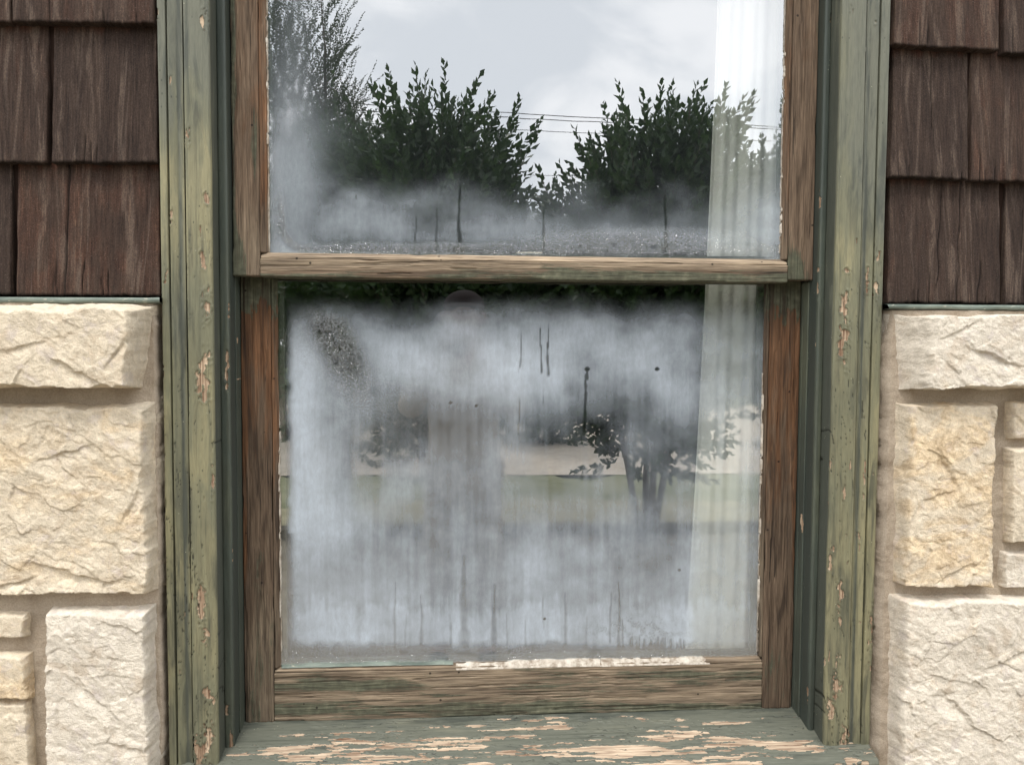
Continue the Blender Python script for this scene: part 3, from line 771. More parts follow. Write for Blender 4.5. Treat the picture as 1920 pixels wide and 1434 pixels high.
# ---- upper sash (in front, nearer the camera)
su = thing('window_sash', ((xsl + xsr) / 2, YU, Z(960, 522, YU)), 'upper window sash of bare weathered wood with sky and bushes mirrored in its glass', 'window sash', 'sashes of the window')
zu_b = Z(960, 524, YU); zu_rt = Z(960, 491, YU); zu_g = Z(960, 480, YU + .012)
xsi, xsj = X(488, 510, YU), X(1477, 500, YU)
nzp = lambda px, py, a, b, s: fbm(px / a, py / b, s, 4, .6) - .5
sweep('stile', 'Z', rectprof(xsl, xsi - .0006, YU, YU + .03), Z(460, 517, YU), ZT - .001, W_V, su, .0017, .003,
      fn_wood(lambda px, py: .72 - .55 * sst(250, 480, py) + .25 * nzp(px, py, 14, 160, 1), lambda px, py: .12 + .50 * g(px, 436, 9) + .45 * sst(380, 515, py) * g(px, 445, 22) + .30 * g(px, 478, 8) * g(py, 330, 130) + .25 * g(py, 260, 60) * g(px, 478, 12)), wood_disp(.004, .05, .0012, 3))
sweep('stile', 'Z', rectprof(xsj + .0006, xsr, YU, YU + .03), Z(1500, 525, YU), ZT - .001, W_V, su, .0017, .003,
      fn_wood(lambda px, py: .62 - .25 * sst(300, 500, py) + .25 * nzp(px, py, 14, 160, 2), lambda px, py: .06 + .40 * g(px, 1538, 8) + .75 * sst(420, 520, py + (px - 1480) * -.5) * g(px, 1492, 26)), wood_disp(.004, .05, .0012, 7))
def rail_sh(x0, x1, zl, zr): return (zr - zl) / (x1 - x0)
sweep('rail', 'X', rectprof(zu_b, zu_rt, YU - .0004, YU + .03), xsi, xsj, W_H, su, .0012, .0026,
      fn_wood(lambda px, py: .05 + .25 * nzp(px, py, 120, 8, 3) + .35 * g(py, 512, 7), lambda px, py: .27 + .42 * sst(500, 520, py) * (.6 + nzp(px, py, 90, 20, 9)) + .3 * g(px, 1150, 160) * sst(500, 520, py)), wood_disp(.003, .08, .0015, 11))
bu = Acc(); bu.box((xsl, YU + .002, ZT - .001 - .0), (xsr, YU + .03, ZT + .03)); bu.obj('rail', W_H, su)
bevw = .013
def bead(parent, axis, a, b, y0, y1, s0, s1, mat, fnw, sd):
    """glazing bead: bevelled from the sash face down to the glass; a = sash side, b = glass side"""
    s = np.sign(b - a)
    return sweep('glazing_bead', axis, [(a, y1), (a, y0 + .002), (a + s * .0012, y0 + .0008), (a + s * .004, y0 + .001), (b - s * .002, y0 + .0085), (b, y0 + .0105), (b, y1)], s0, s1, mat, parent, .0012, .003, fnw, wood_disp(.003, .05, .001, sd),
                 endfn=None)
xgl, xgr = X(502, 300, YU + .012), X(1467, 300, YU + .012)
bead(su, 'Z', xsi, xgl, YU + .001, YU + .02, zu_g - .001, ZT, W_V, fn_wood(lambda px, py: .85 - .6 * sst(360, 470, py), lambda px, py: .05 + .15 * nzp(px, py, 9, 60, 4)), 21)
bead(su, 'Z', xsj, xgr, YU + .001, YU + .02, zu_g - .001, ZT, W_V, fn_wood(lambda px, py: .75 - .5 * sst(360, 470, py), lambda px, py: .05 + .15 * nzp(px, py, 9, 60, 5)), 23)
bead(su, 'X', zu_rt, zu_g, YU + .0006, YU + .02, xsi + .001, xsj - .001, W_B, fn_wood(lambda px, py: .05 + px * 0, lambda px, py: -.2 + px * 0), 25)
# thin putty lines where the glass meets the beads
def puttyline(parent, axis, a, b, y0, s0, s1, sd, thr=.5):
    s = np.sign(b - a)
    o = sweep('putty', axis, [(a, y0 + .004), (a, y0), (a + s * abs(b - a) * .6, y0 + .0006), (b, y0 + .003), (b, y0 + .006)], s0, s1, MAT_PUT, parent, .0008, .002,
              None, lambda px, py, A, S, at_: sst(thr, thr + .06, sfbm(S / .035, sd + A * 20, sd, 4, .6)) * .0035 + (vn(S / .004, A / .004, sd) - .5) * .0008)
    return o
puttyline(su, 'Z', xgl - .0008, xgl + .0026, YU + .0085, Z(500, 472, YU), ZT, 3, .38)
puttyline(su, 'Z', xgr + .0008, xgr - .0024, YU + .0085, Z(1460, 474, YU), ZT, 5, .38)

# ---- lower sash (behind)
slw = thing('window_sash', ((xll + xlr) / 2, YL, z_back), 'lower window sash of orange brown bare wood round a pane fogged with condensation', 'window sash', 'sashes of the window')
xli, xlj = X(509, 700, YL), X(1441, 700, YL)
zl_b = Z(960, 1341, YL); zl_rt = Z(960, 1252, YL); zl_g = Z(960, 1239, YL + .012)
zl_t = Z(960, 486, YL); zl_tb = Z(960, 527, YL)
lowpaint = lambda px, py: .75 * sst(615, 560, py + nzp(px, py, 8, 30, 12) * 90)
sweep('stile', 'Z', rectprof(xll, xli - .0006, YL, YL + .03), zl_b, zl_t, W_L, slw, .0017, .003,
      fn_wood(lambda px, py: .98 - .5 * sst(650, 950, py) - .5 * sst(1050, 1250, py) + .5 * g(px, 458, 7) + .6 * nzp(px, py, 10, 130, 21), lambda px, py: lowpaint(px, py) + .24 * g(px, 487, 13) * sst(560, 700, py) + .22 * sst(900, 1250, py)), wood_disp(.004, .05, .0012, 31))
sweep('stile', 'Z', rectprof(xlj + .0006, xlr, YL, YL + .03), zl_b, zl_t, W_L, slw, .0017, .003,
      fn_wood(lambda px, py: .95 - .45 * sst(700, 1150, py) + .6 * g(px, 1493, 6) + .5 * nzp(px, py, 10, 130, 22), lambda px, py: lowpaint(px, py) + .14 + .16 * sst(1050, 1300, py)), wood_disp(.004, .05, .0012, 37))
sweep('rail', 'X', rectprof(zl_b, zl_rt, YL - .0004, YL + .03), xli, xlj, W_H, slw, .0012, .0026,
      fn_wood(lambda px, py: .10 + .25 * nzp(px, py, 140, 10, 23), lambda px, py: .29 + .30 * g(py, 1285, 12) * sst(1000, 700, px) + .34 * g(py, 1330, 13) + .25 * g(px, 1350, 140) * g(py, 1272, 20) + .2 * nzp(px, py, 130, 12, 29)), wood_disp(.003, .10, .0016, 41))
sweep('rail', 'X', rectprof(zl_tb, zl_t, YL, YL + .03), xli, xlj, W_H, slw, .003, .01, fn_wood(lambda px, py: px * 0, lambda px, py: px * 0 + 1.), None)
xgl2, xgr2 = X(523, 800, YL + .012), X(1428, 800, YL + .012)
bead(slw, 'Z', xli, xgl2, YL + .001, YL + .02, zl_g, zl_tb, W_L, fn_wood(lambda px, py: .95 - .75 * sst(800, 1150, py) + .5 * nzp(px, py, 10, 90, 31), lambda px, py: lowpaint(px, py) + .2 * nzp(px, py, 9, 60, 34)), 51)
bead(slw, 'Z', xlj, xgr2, YL + .001, YL + .02, zl_g, zl_tb, W_L, fn_wood(lambda px, py: .6 - .75 * sst(800, 1150, py) + .5 * nzp(px, py, 10, 90, 32), lambda px, py: lowpaint(px, py) + .3 * nzp(px, py, 9, 60, 35)), 53)
bead(slw, 'X', zl_rt, zl_g, YL + .0006, YL + .02, xli + .001, xlj - .001, W_H, fn_wood(lambda px, py: .15 + px * 0, lambda px, py: .15 * sst(900, 700, px)), 55)
puttyline(slw, 'Z', xgl2 - .001, xgl2 + .0012, YL + .0085, Z(520, 1225, YL), Z(520, 840, YL), 13, .40)
puttyline(slw, 'Z', xgr2 + .002, xgr2 - .0014, YL + .0078, Z(1440, 1225, YL), Z(1440, 700, YL), 15, .44)
# cracked white strip of putty along the bottom
def strip(x0, x1, za, zb, sd):
    n = 260; u = np.linspace(0, 1, n)[:, None]; v = np.linspace(0, 1, 14)[None, :]
    x = x0 + (x1 - x0) * u + v * 0
    topw = (fbm(x[:, :1] / .03, sd, sd, 4, .6) - .5) * .006 + (sst(.93, 1.0, u) * -.007) * (1 if sd == 2 else 0)
    z = za + (zb + topw - za) * v + (vn(x / .2, sd, sd) - .5) * .002
    Y = YL - .001 + v * .008 - .001 * np.sin(v * 3.1) + (fbm(x / .01, z / .006, sd, 4) - .5) * .002
    return np.stack([x + (fbm(z / .004, u * 3, sd, 3) - .5) * .004 * ((u < .004) | (u > .996)), Y, z], -1)
for (pa, pb, sd) in ((855, 1126, 1), (1128, 1332, 2)):
    P = strip(X(pa, 1247, YL), X(pb, 1243, YL), zl_rt - .001, zl_rt + .0095, sd)
    mesh_obj('putty_strip', pad_back(P, YL + .016, .001), grid_faces(P.shape[0] + 4, P.shape[1] + 4), MAT_PUT, slw, {}, True)
P = strip(X(526, 1250, YL), X(850, 1249, YL), zl_g - .001, zl_g + .004, 7); P[..., 1] += .006
mesh_obj('putty_strip', pad_back(P, YL + .02, .001), grid_faces(P.shape[0] + 4, P.shape[1] + 4), MAT_FL, slw, {}, True)

# ------------------------------------------------------------------ glass
def glass_mat(name):
    """clear pane that mirrors the garden; attribute fog = mist, drop = beaded water, run = where a drip has wiped the mist, film = dirt"""
    m = NM(name)
    t = m.t
    for n_ in (m.bsdf,): t.nodes.remove(n_)
    fog = m.attr('fog'); drop = m.attr('drop'); run = m.attr('run')
    fine = m.noise(640, 3, .75); mid = m.noise((160, 160, 60), 5, .65)
    f = m.ma('MULTIPLY', fog, m.ma('ADD', .80, m.ma('MULTIPLY', mid, .40)))
    f = m.ma('MULTIPLY', f, m.ma('ADD', .62, m.ma('MULTIPLY', fine, .76)))
    # beads of water
    v1 = m.voro(520); v2 = m.voro(300)
    sz = m.noise(60, 3, .6)
    d1 = m.step(v1, .46, .30); d2 = m.step(v2, .40, .28)
    beads = m.ma('MAXIMUM', m.ma('MULTIPLY', d1, .8), m.ma('MULTIPLY', d2, m.step(sz, .48, .56)))
    glint = m.ma('MULTIPLY', m.step(v1, .20, .08), m.step(m.noise(700, 2, .6), .52, .62))
    fd = m.ma('MULTIPLY', drop, m.ma('ADD', m.ma('MULTIPLY', m.step(m.noise(620, 3, .7), .50, .62), .42), m.ma('MULTIPLY', glint, .45)))
    f = m.ma('MULTIPLY', f, m.ma('SUBTRACT', 1.0, m.ma('MULTIPLY', drop, m.ma('ADD', .35, m.ma('MULTIPLY', beads, .55)))))
    f = m.ma('ADD', f, fd)
    f = m.ma('MULTIPLY', f, m.ma('SUBTRACT', 1.0, m.ma('MULTIPLY', run, .93)), clamp=True)
    bump = m.node('ShaderNodeBump'); bump.inputs['Distance'].default_value = .0004
    m.L(m.ma('MULTIPLY', beads, drop), bump.inputs['Height']); bump.inputs['Strength'].default_value = 1.0
    # slow waviness of old glass
    wav = m.noise((5, 5, 7), 2, .4)
    b2 = m.node('ShaderNodeBump'); b2.inputs['Distance'].default_value = .0006; b2.inputs['Strength'].default_value = .25
    m.L(wav, b2.inputs['Height']); m.L(b2.outputs[0], bump.inputs['Normal'])
    gl = m.node('ShaderNodeBsdfGlossy'); m.L(m.ma('MULTIPLY', m.ma('MAXIMUM', m.ma('SUBTRACT', fog, .13), 0.0), .20), gl.inputs['Roughness']); gl.inputs['Color'].default_value = (.96, .98, 1, 1)
    m.L(bump.outputs[0], gl.inputs['Normal'])
    tr = m.node('ShaderNodeBsdfTransparent'); tr.inputs['Color'].default_value = (.90, .93, .91, 1)
    df = m.node('ShaderNodeBsdfDiffuse'); df.inputs['Color'].default_value = (.73, .81, .90, 1)
    tl = m.node('ShaderNodeBsdfTranslucent'); tl.inputs['Color'].default_value = (.74, .82, .90, 1)
    md = m.node('ShaderNodeMixShader'); md.inputs[0].default_value = .35; m.L(df.outputs[0], md.inputs[1]); m.L(tl.outputs[0], md.inputs[2])
    mf = m.node('ShaderNodeMixShader'); m.L(f, mf.inputs[0]); m.L(tr.outputs[0], mf.inputs[1]); m.L(md.outputs[0], mf.inputs[2])
    lw = m.node('ShaderNodeLayerWeight'); lw.inputs['Blend'].default_value = .5; m.L(bump.outputs[0], lw.inputs['Normal'])
    R0 = .36
    refl = m.ma('ADD', R0, m.ma('MULTIPLY', 1 - R0, m.ma('POWER', lw.outputs['Facing'], 5.0)))
    ms = m.node('ShaderNodeMixShader'); m.L(m.ma('MULTIPLY', refl, m.ma('SUBTRACT', m.attr('mirror'), m.ma('MULTIPLY', f, 1.15)), clamp=True), ms.inputs[0]); m.L(mf.outputs[0], ms.inputs[1]); m.L(gl.outputs[0], ms.inputs[2])
    m.L(ms.outputs[0], m.out.inputs['Surface'])
    return m.m
GL = glass_mat('fogged_glass')

def drip(px, py, x, y0, y1, w, seed, taper=True, wander=2.0):
    k = np.clip((py - y0) / (y1 - y0), 0, 1)
    c = x + (vn(py / 35, x, seed) - .5) * 2 * wander
    ww = w * ((.35 + .65 * k) if taper else 1.0) * (.75 + .5 * vn(py / 12, x, seed + 1))
    return (.72 + .28 * vn(py / 9, x, seed + 2)) * sst(ww * 1.15, ww * .3, np.abs(px - c)) * sst(y0 - 3, y0 + 3, py) * sst(y1 + 4, y1 - 4, py)
gg = lambda px, py, cx_, cy_, wx_, wy_: np.exp(-((px - cx_) / wx_) ** 2 - ((py - cy_) / wy_) ** 2)

def pane(parent, x0, x1, y0, y1, Yg, step, fn):
    nx_ = int((x1 - x0) / step); ny_ = int((y1 - y0) / step)
    A0, A1 = at(x0, (y0 + y1) / 2, Yg)[0], at(x1, (y0 + y1) / 2, Yg)[0]
    B0, B1 = at((x0 + x1) / 2, y0, Yg)[2], at((x0 + x1) / 2, y1, Yg)[2]
    xs = np.linspace(A0, A1, nx_)[:, None]; zs = np.linspace(B0, B1, ny_)[None, :]
    xs, zs = np.broadcast_arrays(xs, zs)
    P = np.stack([xs, xs * 0 + Yg, zs], -1); px, py = proj(P)
    at_ = fn(px, py)
    at_ = {k: np.clip(v, 0, 1.2) for k, v in at_.items()}
    return mesh_obj('glass_pane', P, grid_faces(nx_, ny_)[:, ::-1].copy(), GL, parent, at_)

def fog_upper(px, py):
    cl = fbm(px / 90, py / 60, 201, 5, .55); cs = fbm(px / 25, py / 22, 202, 4); st = sfbm(px / 14, py / 260, 203, 3)
    left = g(px, 556, 36 + 16 * cl) * (.18 + .24 * sst(40, 380, py)) + .22 * g(px, 520, 22) * sst(0, 300, py)
    left = left + .22 * gg(px, py, 600, 330, 55, 120) * (cl + .3)
    band = sst(325, 440, py + (cl - .5) * 90) * sst(476, 440, py + (cs - .5) * 12) * (.33 + .35 * (cl - .5) + .12 * (st - .5))
    band = band * (1 - .40 * gg(px, py, 1180, 400, 180, 40)) + .22 * gg(px, py, 690, 372, 75, 28) * (cs + .4) + .10 * gg(px, py, 1020, 430, 280, 22)
    low = sst(440, 470, py) * .10
    right = .20 * g(px, 1452, 24) + .10 * sst(200, 430, py) * g(px, 1400, 60)
    fog = np.maximum(left * .95, band) + low + right + .025
    wob = (cs - .5) * 16
    rim = np.exp(-((py - 467 + wob - .00006 * (px - 980) ** 2 * 0) / 9) ** 2) * (px > 560) * 1.0
    # rounded corner at the bottom left
    dcor = np.sqrt(np.clip(575 - px, 0, 999) ** 2 * 1.2 + np.clip(py - 415, 0, 999) ** 2)
    ring = g(dcor, 52 + wob * .5, 8) * (px < 590) * (py > 330) * sst(330, 420, py)
    drop = np.maximum(rim * (.65 + .35 * sst(560, 700, px)), ring * .9)
    drop = np.maximum(drop, gg(px, py, 1180, 452, 190, 19) * 1.1)
    drop = np.maximum(drop, .45 * g(px, 1448, 12) * sst(380, 440, py))
    drop = np.maximum(drop, .45 * g(px, 524, 12) * sst(300, 400, py))
    drop = drop * sst(.30, .48, cs + .14)
    fog = fog * (1 - .5 * ring)
    run = np.zeros_like(px)
    for (x, a, b, w) in ((779, 393, 471, 2.0), (819, 376, 470, 2.6), (861, 348, 473, 5.0), (1019, 392, 472, 3.6), (1247, 366, 472, 4.6), (1103, 430, 466, 1.2), (668, 366, 372, 2.5)):
        run = np.maximum(run, drip(px, py, x, a, b, w, 5, True, 1.6) * (1 if w > 4 else .8))
    run = np.maximum(run, gg(px, py, 861, 468, 12, 7)); run = np.maximum(run, .8 * gg(px, py, 1247, 466, 9, 7))
    mirror = 1 - .85 * sst(470, 477, py) * 0 + px * 0
    return {'fog': fog, 'drop': drop, 'run': run, 'mirror': mirror}

def fog_lower(px, py):
    cl = fbm(px / 85, py / 75, 301, 5, .55); cs = fbm(px / 26, py / 26, 302, 4); st = sfbm(px / 15, py / 330, 303, 4, .6); st2 = sfbm(px / 6, py / 120, 304, 3)
    top = sst(550, 628, py + (cl - .5) * 50)
    base = .55 + .44 * (cl - .5) + .10 * (cs - .5) - .24 * sst(1280, 1320, px) + .24 * (st - .5) * sst(600, 760, py) + .05 * (st2 - .5)
    base = base + .14 * gg(px, py, 800, 690, 300, 70) + .10 * gg(px, py, 1200, 680, 130, 60)
    base = base + .22 * gg(px, py, 566, 820, 24, 260) + .12 * gg(px, py, 600, 1000, 50, 160)
    base = base - .34 * gg(px, py, 800, 785, 120, 58) - .22 * gg(px, py, 705, 860, 70, 60) - .18 * gg(px, py, 900, 820, 60, 60) - .34 * gg(px, py, 1140, 815, 120, 78) - .12 * gg(px, py, 1180, 900, 110, 90)
    base = base - .36 * gg(px, py, 1026, 880, 62, 88) - .16 * gg(px, py, 870, 960, 190, 90) - .14 * gg(px, py, 1230, 1000, 60, 160)
    base = base + .14 * sst(1120, 1150, py + (cs - .5) * 50 + (st2 - .5) * 50) * sst(1225, 1195, py)
    base = base * (1 - .75 * sst(1200, 1222, py + (cs - .5) * 18)) 
    # clear beaded patch running down from the top left
    t_ = (py - 600) / 170.0
    dl = px - (612 + 75 * t_)
    patch = np.exp(-(dl / (36 + 10 * t_)) ** 2) * sst(575, 620, py) * sst(830, 690, py)
    fog = top * base * (1 - .92 * patch * sst(760, 640, py) - .5 * patch) * sst(532, 552, px + (cs - .5) * 8)
    corner = sst(600, 520, py - (px - 560) * .3) * 0
    # rounded rim
    dx = np.clip(590 - px, 0, 999); dy = np.clip(py - 1180, 0, 999)
    dcor = np.sqrt(dx ** 2 + (dy * 1.1) ** 2)
    ring = sst(34, 46, dcor) * (px < 600) * (py > 1000)
    fog = fog * (1 - .35 * ring)
    drop = patch * 1.0
    drop = np.maximum(drop, .55 * g(px, 552, 10) * sst(950, 1100, py)); drop = np.maximum(drop, .75 * g(dcor, 44, 10) * (px < 640) * (py > 1100))
    drop = np.maximum(drop, .8 * sst(1196, 1222, py + (cs - .5) * 18))
    drop = np.maximum(drop, .5 * gg(px, py, 590, 640, 40, 50)); drop = np.maximum(drop, .4 * gg(px, py, 700, 740, 90, 70))
    drop = np.maximum(drop, .75 * gg(px, py, 1200, 1180, 90, 26) * sst(.46, .60, fbm(px / 9, py / 9, 311, 3)))
    run = np.zeros_like(px)
    for (x, a, b, w, k) in ((976, 612, 690, 2.2, .7), (973, 690, 820, 1.4, .5), (1014, 615, 700, 3.0, .85), (1027, 606, 705, 4.0, .85), (1018, 700, 880, 1.6, .4), (1100, 690, 712, 4.6, 1.), (1097, 700, 815, 5.6, 1.), (1092, 815, 905, 2.4, .5),
                         (1145, 1110, 1205, 3.2, .8), (1160, 1090, 1222, 4.4, .95), (1168, 1160, 1224, 3.4, .9), (790, 1115, 1212, 4.6, .7), (741, 1090, 1228, 4.0, .6), (870, 1040, 1216, 12, .75), (927, 1095, 1216, 9, .7), (1060, 1110, 1212, 5, .7), (1019, 1120, 1180, 2, .6),
                         (950, 1150, 1210, 2.5, .6), (845, 1150, 1214, 3, .6), (760, 1150, 1212, 2.5, .5), (985, 1160, 1216, 3, .6), (1100, 1150, 1215, 2.5, .5)):
        run = np.maximum(run, (k if b < 1000 else k * .55) * drip(px, py, x, a, b, w * (.85 if b < 1000 else 1), 15, True, 1.6))
    rs = np.random.RandomState(4)
    for i in range(26):
        x = rs.uniform(1180, 1285); run = np.maximum(run, .55 * drip(px, py, x, rs.uniform(1190, 1206), rs.uniform(1212, 1228), rs.uniform(1.2, 2.8), 20 + i, False, 1))
    for (x, y, w) in ((1232, 692, 4.5), (1101, 692, 5), (1274, 1068, 3), (1100, 738, 1.5), (1021, 1160, 3), (845, 755, 3), (893, 760, 3)):
        run = np.maximum(run, 1.0 * sst(1.2, .7, np.sqrt(((px - x) / w) ** 2 + ((py - y) / w / .8) ** 2)))
    return {'fog': fog, 'drop': drop * sst(.25, .45, cs + .1), 'run': run, 'mirror': 1 + px * 0}
pane(su, 494, 1475, -240, 490, YU + .0125, 2.4, fog_upper)
pu = pane(slw, 515, 1436, 515, 1252, YL + .0125, 2.2, fog_lower)

# second line of the double glazing: grey green spacer seen round the edge of the lower pane
MAT_SP = plain('spacer_grey', srgb(84, 86, 80), .5, .4)
def spacer(name, parent, a, b, z0, z1, Yg, w):
    x0, x1 = a, b
    ac = Acc()
    ac.box((x0, Yg + .006, z0), (x0 + w, Yg + .016, z1)); ac.box((x1 - w, Yg + .006, z0), (x1, Yg + .016, z1))
    ac.box((x0 + w, Yg + .0062, z0), (x1 - w, Yg + .0158, z0 + w))
    return ac.obj(name, MAT_SP, parent)
spacer('glass_spacer', slw, xgl2, xgr2, zl_g, zl_tb - .001, YL + .0125, .011)
spacer('glass_spacer', su, xgl, xgr, zu_g, ZT - .002, YU + .0125, .006)

# sash lock on the meeting rail, seen through the foot of the upper pane
MAT_LOCK = plain('lock_cream', srgb(200, 190, 165), .45, .5, .08)
lk = Acc(); lx = X(988, 472, YL + .02)
lz = zl_t
lk.box((lx - .036, YL + .004, lz), (lx + .036, YL + .026, lz + .004))
V, F = tube([(lx - .02, YL + .015, lz + .003), (lx - .02, YL + .015, lz + .010)], [.011, .009], 14); lk.add(V, F)
V, F = tube([(lx - .022, YL + .014, lz + .011), (lx + .005, YL + .010, lz + .012), (lx + .030, YL + .008, lz + .010)], [.005, .0045, .006], 10); lk.add(V, F)
lk.obj('sash_lock', MAT_LOCK, slw, True)

# ================================================================== INSIDE: room and curtain
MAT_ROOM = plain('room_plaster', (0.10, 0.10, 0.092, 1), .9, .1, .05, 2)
rx0, rx1, rz0, rz1, ry0, ry1 = -2.2, 2.4, 0.0, 2.7, .215, 4.2
V = [(rx0, ry0, rz0), (rx1, ry0, rz0), (rx1, ry1, rz0), (rx0, ry1, rz0), (rx0, ry0, rz1), (rx1, ry0, rz1), (rx1, ry1, rz1), (rx0, ry1, rz1)]
F = [(0, 1, 2, 3), (4, 7, 6, 5), (1, 5, 6, 2), (2, 6, 7, 3), (3, 7, 4, 0)]
# front wall of the room with the window hole
hx0, hx1, hz0, hz1 = xsl - .0, xsr + .0, zl_b - .04, ZT
k = len(V)
V += [(hx0, ry0, hz0), (hx1, ry0, hz0), (hx1, ry0, hz1), (hx0, ry0, hz1)]
F += [(0, 1, k + 1, k), (1, 5, k + 2, k + 1), (5, 4, k + 3, k + 2), (4, 0, k, k + 3)]
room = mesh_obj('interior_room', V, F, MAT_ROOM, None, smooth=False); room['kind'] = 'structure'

def cloth_mat():
    m = NM('curtain_cloth', .9, .1)
    t = m.t
    n = m.noise((700, 700, 700), 2, .5)
    c = m.ramp(n, [(.3, (.80, .78, .73, 1)), (.7, (.88, .87, .83, 1))])
    m.color(c); tl = m.node('ShaderNodeBsdfTranslucent'); m.L(c, tl.inputs['Color'])
    mx = m.node('ShaderNodeMixShader'); mx.inputs[0].default_value = .3; m.L(m.bsdf.outputs[0], mx.inputs[1]); m.L(tl.outputs[0], mx.inputs[2]); m.L(mx.outputs[0], m.out.inputs['Surface'])
    m.bump(n, .3, .0005)
    return m.m
YC = .178
nU, nV = 160, 260
u = np.linspace(0, 1, nU)[:, None]; v = np.linspace(0, 1, nV)[None, :]
ztop, zbot = ZT - .02, Z(1350, 1330, YC)
lx_top, lx_bot = X(1347, -200, YC), X(1276, 1260, YC)
rx_ = X(1500, 700, YC)
xl_ = lx_top + (lx_bot - lx_top) * (.10 * v + .90 * v ** 1.5)
xx = xl_ + (rx_ - xl_) * u
zz = ztop + (zbot - ztop) * v + u * 0
ph = u * 2 * np.pi * 3.3 + .5 * np.sin(v * 3 + 1) + 1.2
yy = YC + .0045 * np.sin(ph) * (.8 + .2 * v) +   .003 * np.sin(ph * 2.3 + 1 + v) + .004 * (fbm(xx / .05, zz / .3, 5, 3) - .5)
yy = yy - .010 * sst(.06, 0, u)
curt = mesh_obj('curtain', np.stack([xx, yy, zz], -1), grid_faces(nU, nV), cloth_mat(), None, {})
so = curt.modifiers.new('thickness', 'SOLIDIFY'); so.thickness = .0012
tag(curt, 'pale cream curtain hanging in soft folds behind the right edge of the window panes', 'curtain')

# ================================================================== THE GARDEN BEHIND THE CAMERA (mirrored in the panes)
def ground_mat(name, a, b, sc=3, bumpd=.01):
    m = NM(name, .95, .1)
    n = m.noise(sc, 6, .65); n2 = m.noise(sc * 14, 5, .7)
    c = m.ramp(n, [(.3, a), (.7, b)]); c = m.mix(.5, c, m.ramp(n2, [(.3, (.6, .6, .6, 1)), (.7, (1.3, 1.3, 1.3, 1))]), 'MULTIPLY')
    m.color(c); m.bump(n2, .6, bumpd); return m.m
def sheet(name, x0, x1, y0, y1, z, mat, nx=60, ny=30, amp=0.0, seed=1, edge=0.0):
    xs = np.linspace(x0, x1, nx)[:, None]; ys = np.linspace(y0, y1, ny)[None, :]
    xs, ys = np.broadcast_arrays(xs, ys)
    if edge:
        ys = ys + (fbm(xs / .5, seed, seed, 5, .7) - .5) * edge * ((ys - y0) < .01) + (fbm(xs / .5, seed + 3., seed, 5, .7) - .5) * edge * .6 * ((y1 - ys) < .01)
    zs = z + (fbm(xs / 1.3, ys / 1.3, seed, 4) - .5) * amp
    o = mesh_obj(name, np.stack([xs, ys, zs], -1), grid_faces(nx, ny), mat, None, {}); o['kind'] = 'structure'; return o
YR = lambda dv: -(dv - 1.44)
sheet('ground', -400, 400, -500, 80, -.02, ground_mat('lawn_far', (.05, .07, .025, 1), (.09, .11, .045, 1), .5), 80, 80)
sheet('gravel_bed', -14, 14, YR(5.75), .3, 0.0, ground_mat('gravel_bed', srgb(116, 106, 92), srgb(168, 158, 142), 5), 120, 60, .03)
sheet('lawn', -30, 30, YR(8.4), YR(5.9), .012, ground_mat('lawn_near', (.15, .165, .085, 1), (.30, .29, .19, 1), 1.6), 700, 12, .03, 4, 1.6)
sheet('dry_grass', -30, 30, YR(7.0), YR(5.9), .022, ground_mat('dry_grass', (.24, .22, .13, 1), (.42, .38, .26, 1), 2.6), 700, 8, .03, 9, .8)
sheet('road', -80, 80, YR(19), YR(8.5), .02, ground_mat('road_beige', srgb(178, 166, 150), srgb(205, 194, 178), 1.2), 60, 20)
kb = Acc()
kb.box((-14, YR(5.9), -.02), (14, YR(5.75), .07)); kb_o = kb.obj('kerb', ground_mat('kerb_stone', srgb(84, 78, 72), srgb(120, 112, 102), 6)); kb_o['kind'] = 'structure'

def leaf_mat(name, a, b, c_):
    m = NM(name, .45, .45)
    n = m.noise(9, 4, .6); n2 = m.noise(70, 2, .6)
    c = m.ramp(m.ma('ADD', m.ma('MULTIPLY', n, .5), m.ma('MULTIPLY', n2, .5)), [(.35, a), (.52, b), (.68, c_)])
    m.color(c)
    tl = m.node('ShaderNodeBsdfTranslucent'); m.L(m.mix(1., c, (1.3, 1.5, .7, 1), 'MULTIPLY'), tl.inputs['Color'])
    mx = m.node('ShaderNodeMixShader'); mx.inputs[0].default_value = .22; m.L(m.bsdf.outputs[0], mx.inputs[1]); m.L(tl.outputs[0], mx.inputs[2]); m.L(mx.outputs[0], m.out.inputs['Surface'])
    return m.m
LEAF = leaf_mat('laurel_leaf', (.016, .034, .013, 1), (.032, .062, .020, 1), (.075, .12, .036, 1))
LEAF2 = leaf_mat('fine_leaf', (.030, .042, .026, 1), (.050, .068, .040, 1), (.080, .10, .060, 1))
LEAF3 = leaf_mat('far_leaf', (.022, .036, .02, 1), (.035, .055, .026, 1), (.060, .085, .035, 1))
BARK = plain('bark', (.10, .080, .062, 1), .9, .1, .4, 30)

def leaves(base, dirv, L_, W_, rs):
    n = len(base)
    d = dirv / np.linalg.norm(dirv, axis=1)[:, None]
    r = rs.normal(size=(n, 3)); s = np.cross(d, r); s /= np.linalg.norm(s, axis=1)[:, None] + 1e-9
    nn = np.cross(d, s)
    b = base; t = base + d * L_[:, None] - nn * (L_ * .10)[:, None]
    m1 = base + d * (L_ * .45)[:, None]
    l = m1 + s * (W_ * .5)[:, None] + nn * (W_ * .16)[:, None]; r_ = m1 - s * (W_ * .5)[:, None] + nn * (W_ * .16)[:, None]
    V = np.stack([b, l, t, r_], 1).reshape(-1, 3)
    i = np.arange(n)[:, None] * 4
    F = np.concatenate([i + np.array([[0, 1, 2]]), i + np.array([[0, 2, 3]])], 0)
    return V, F

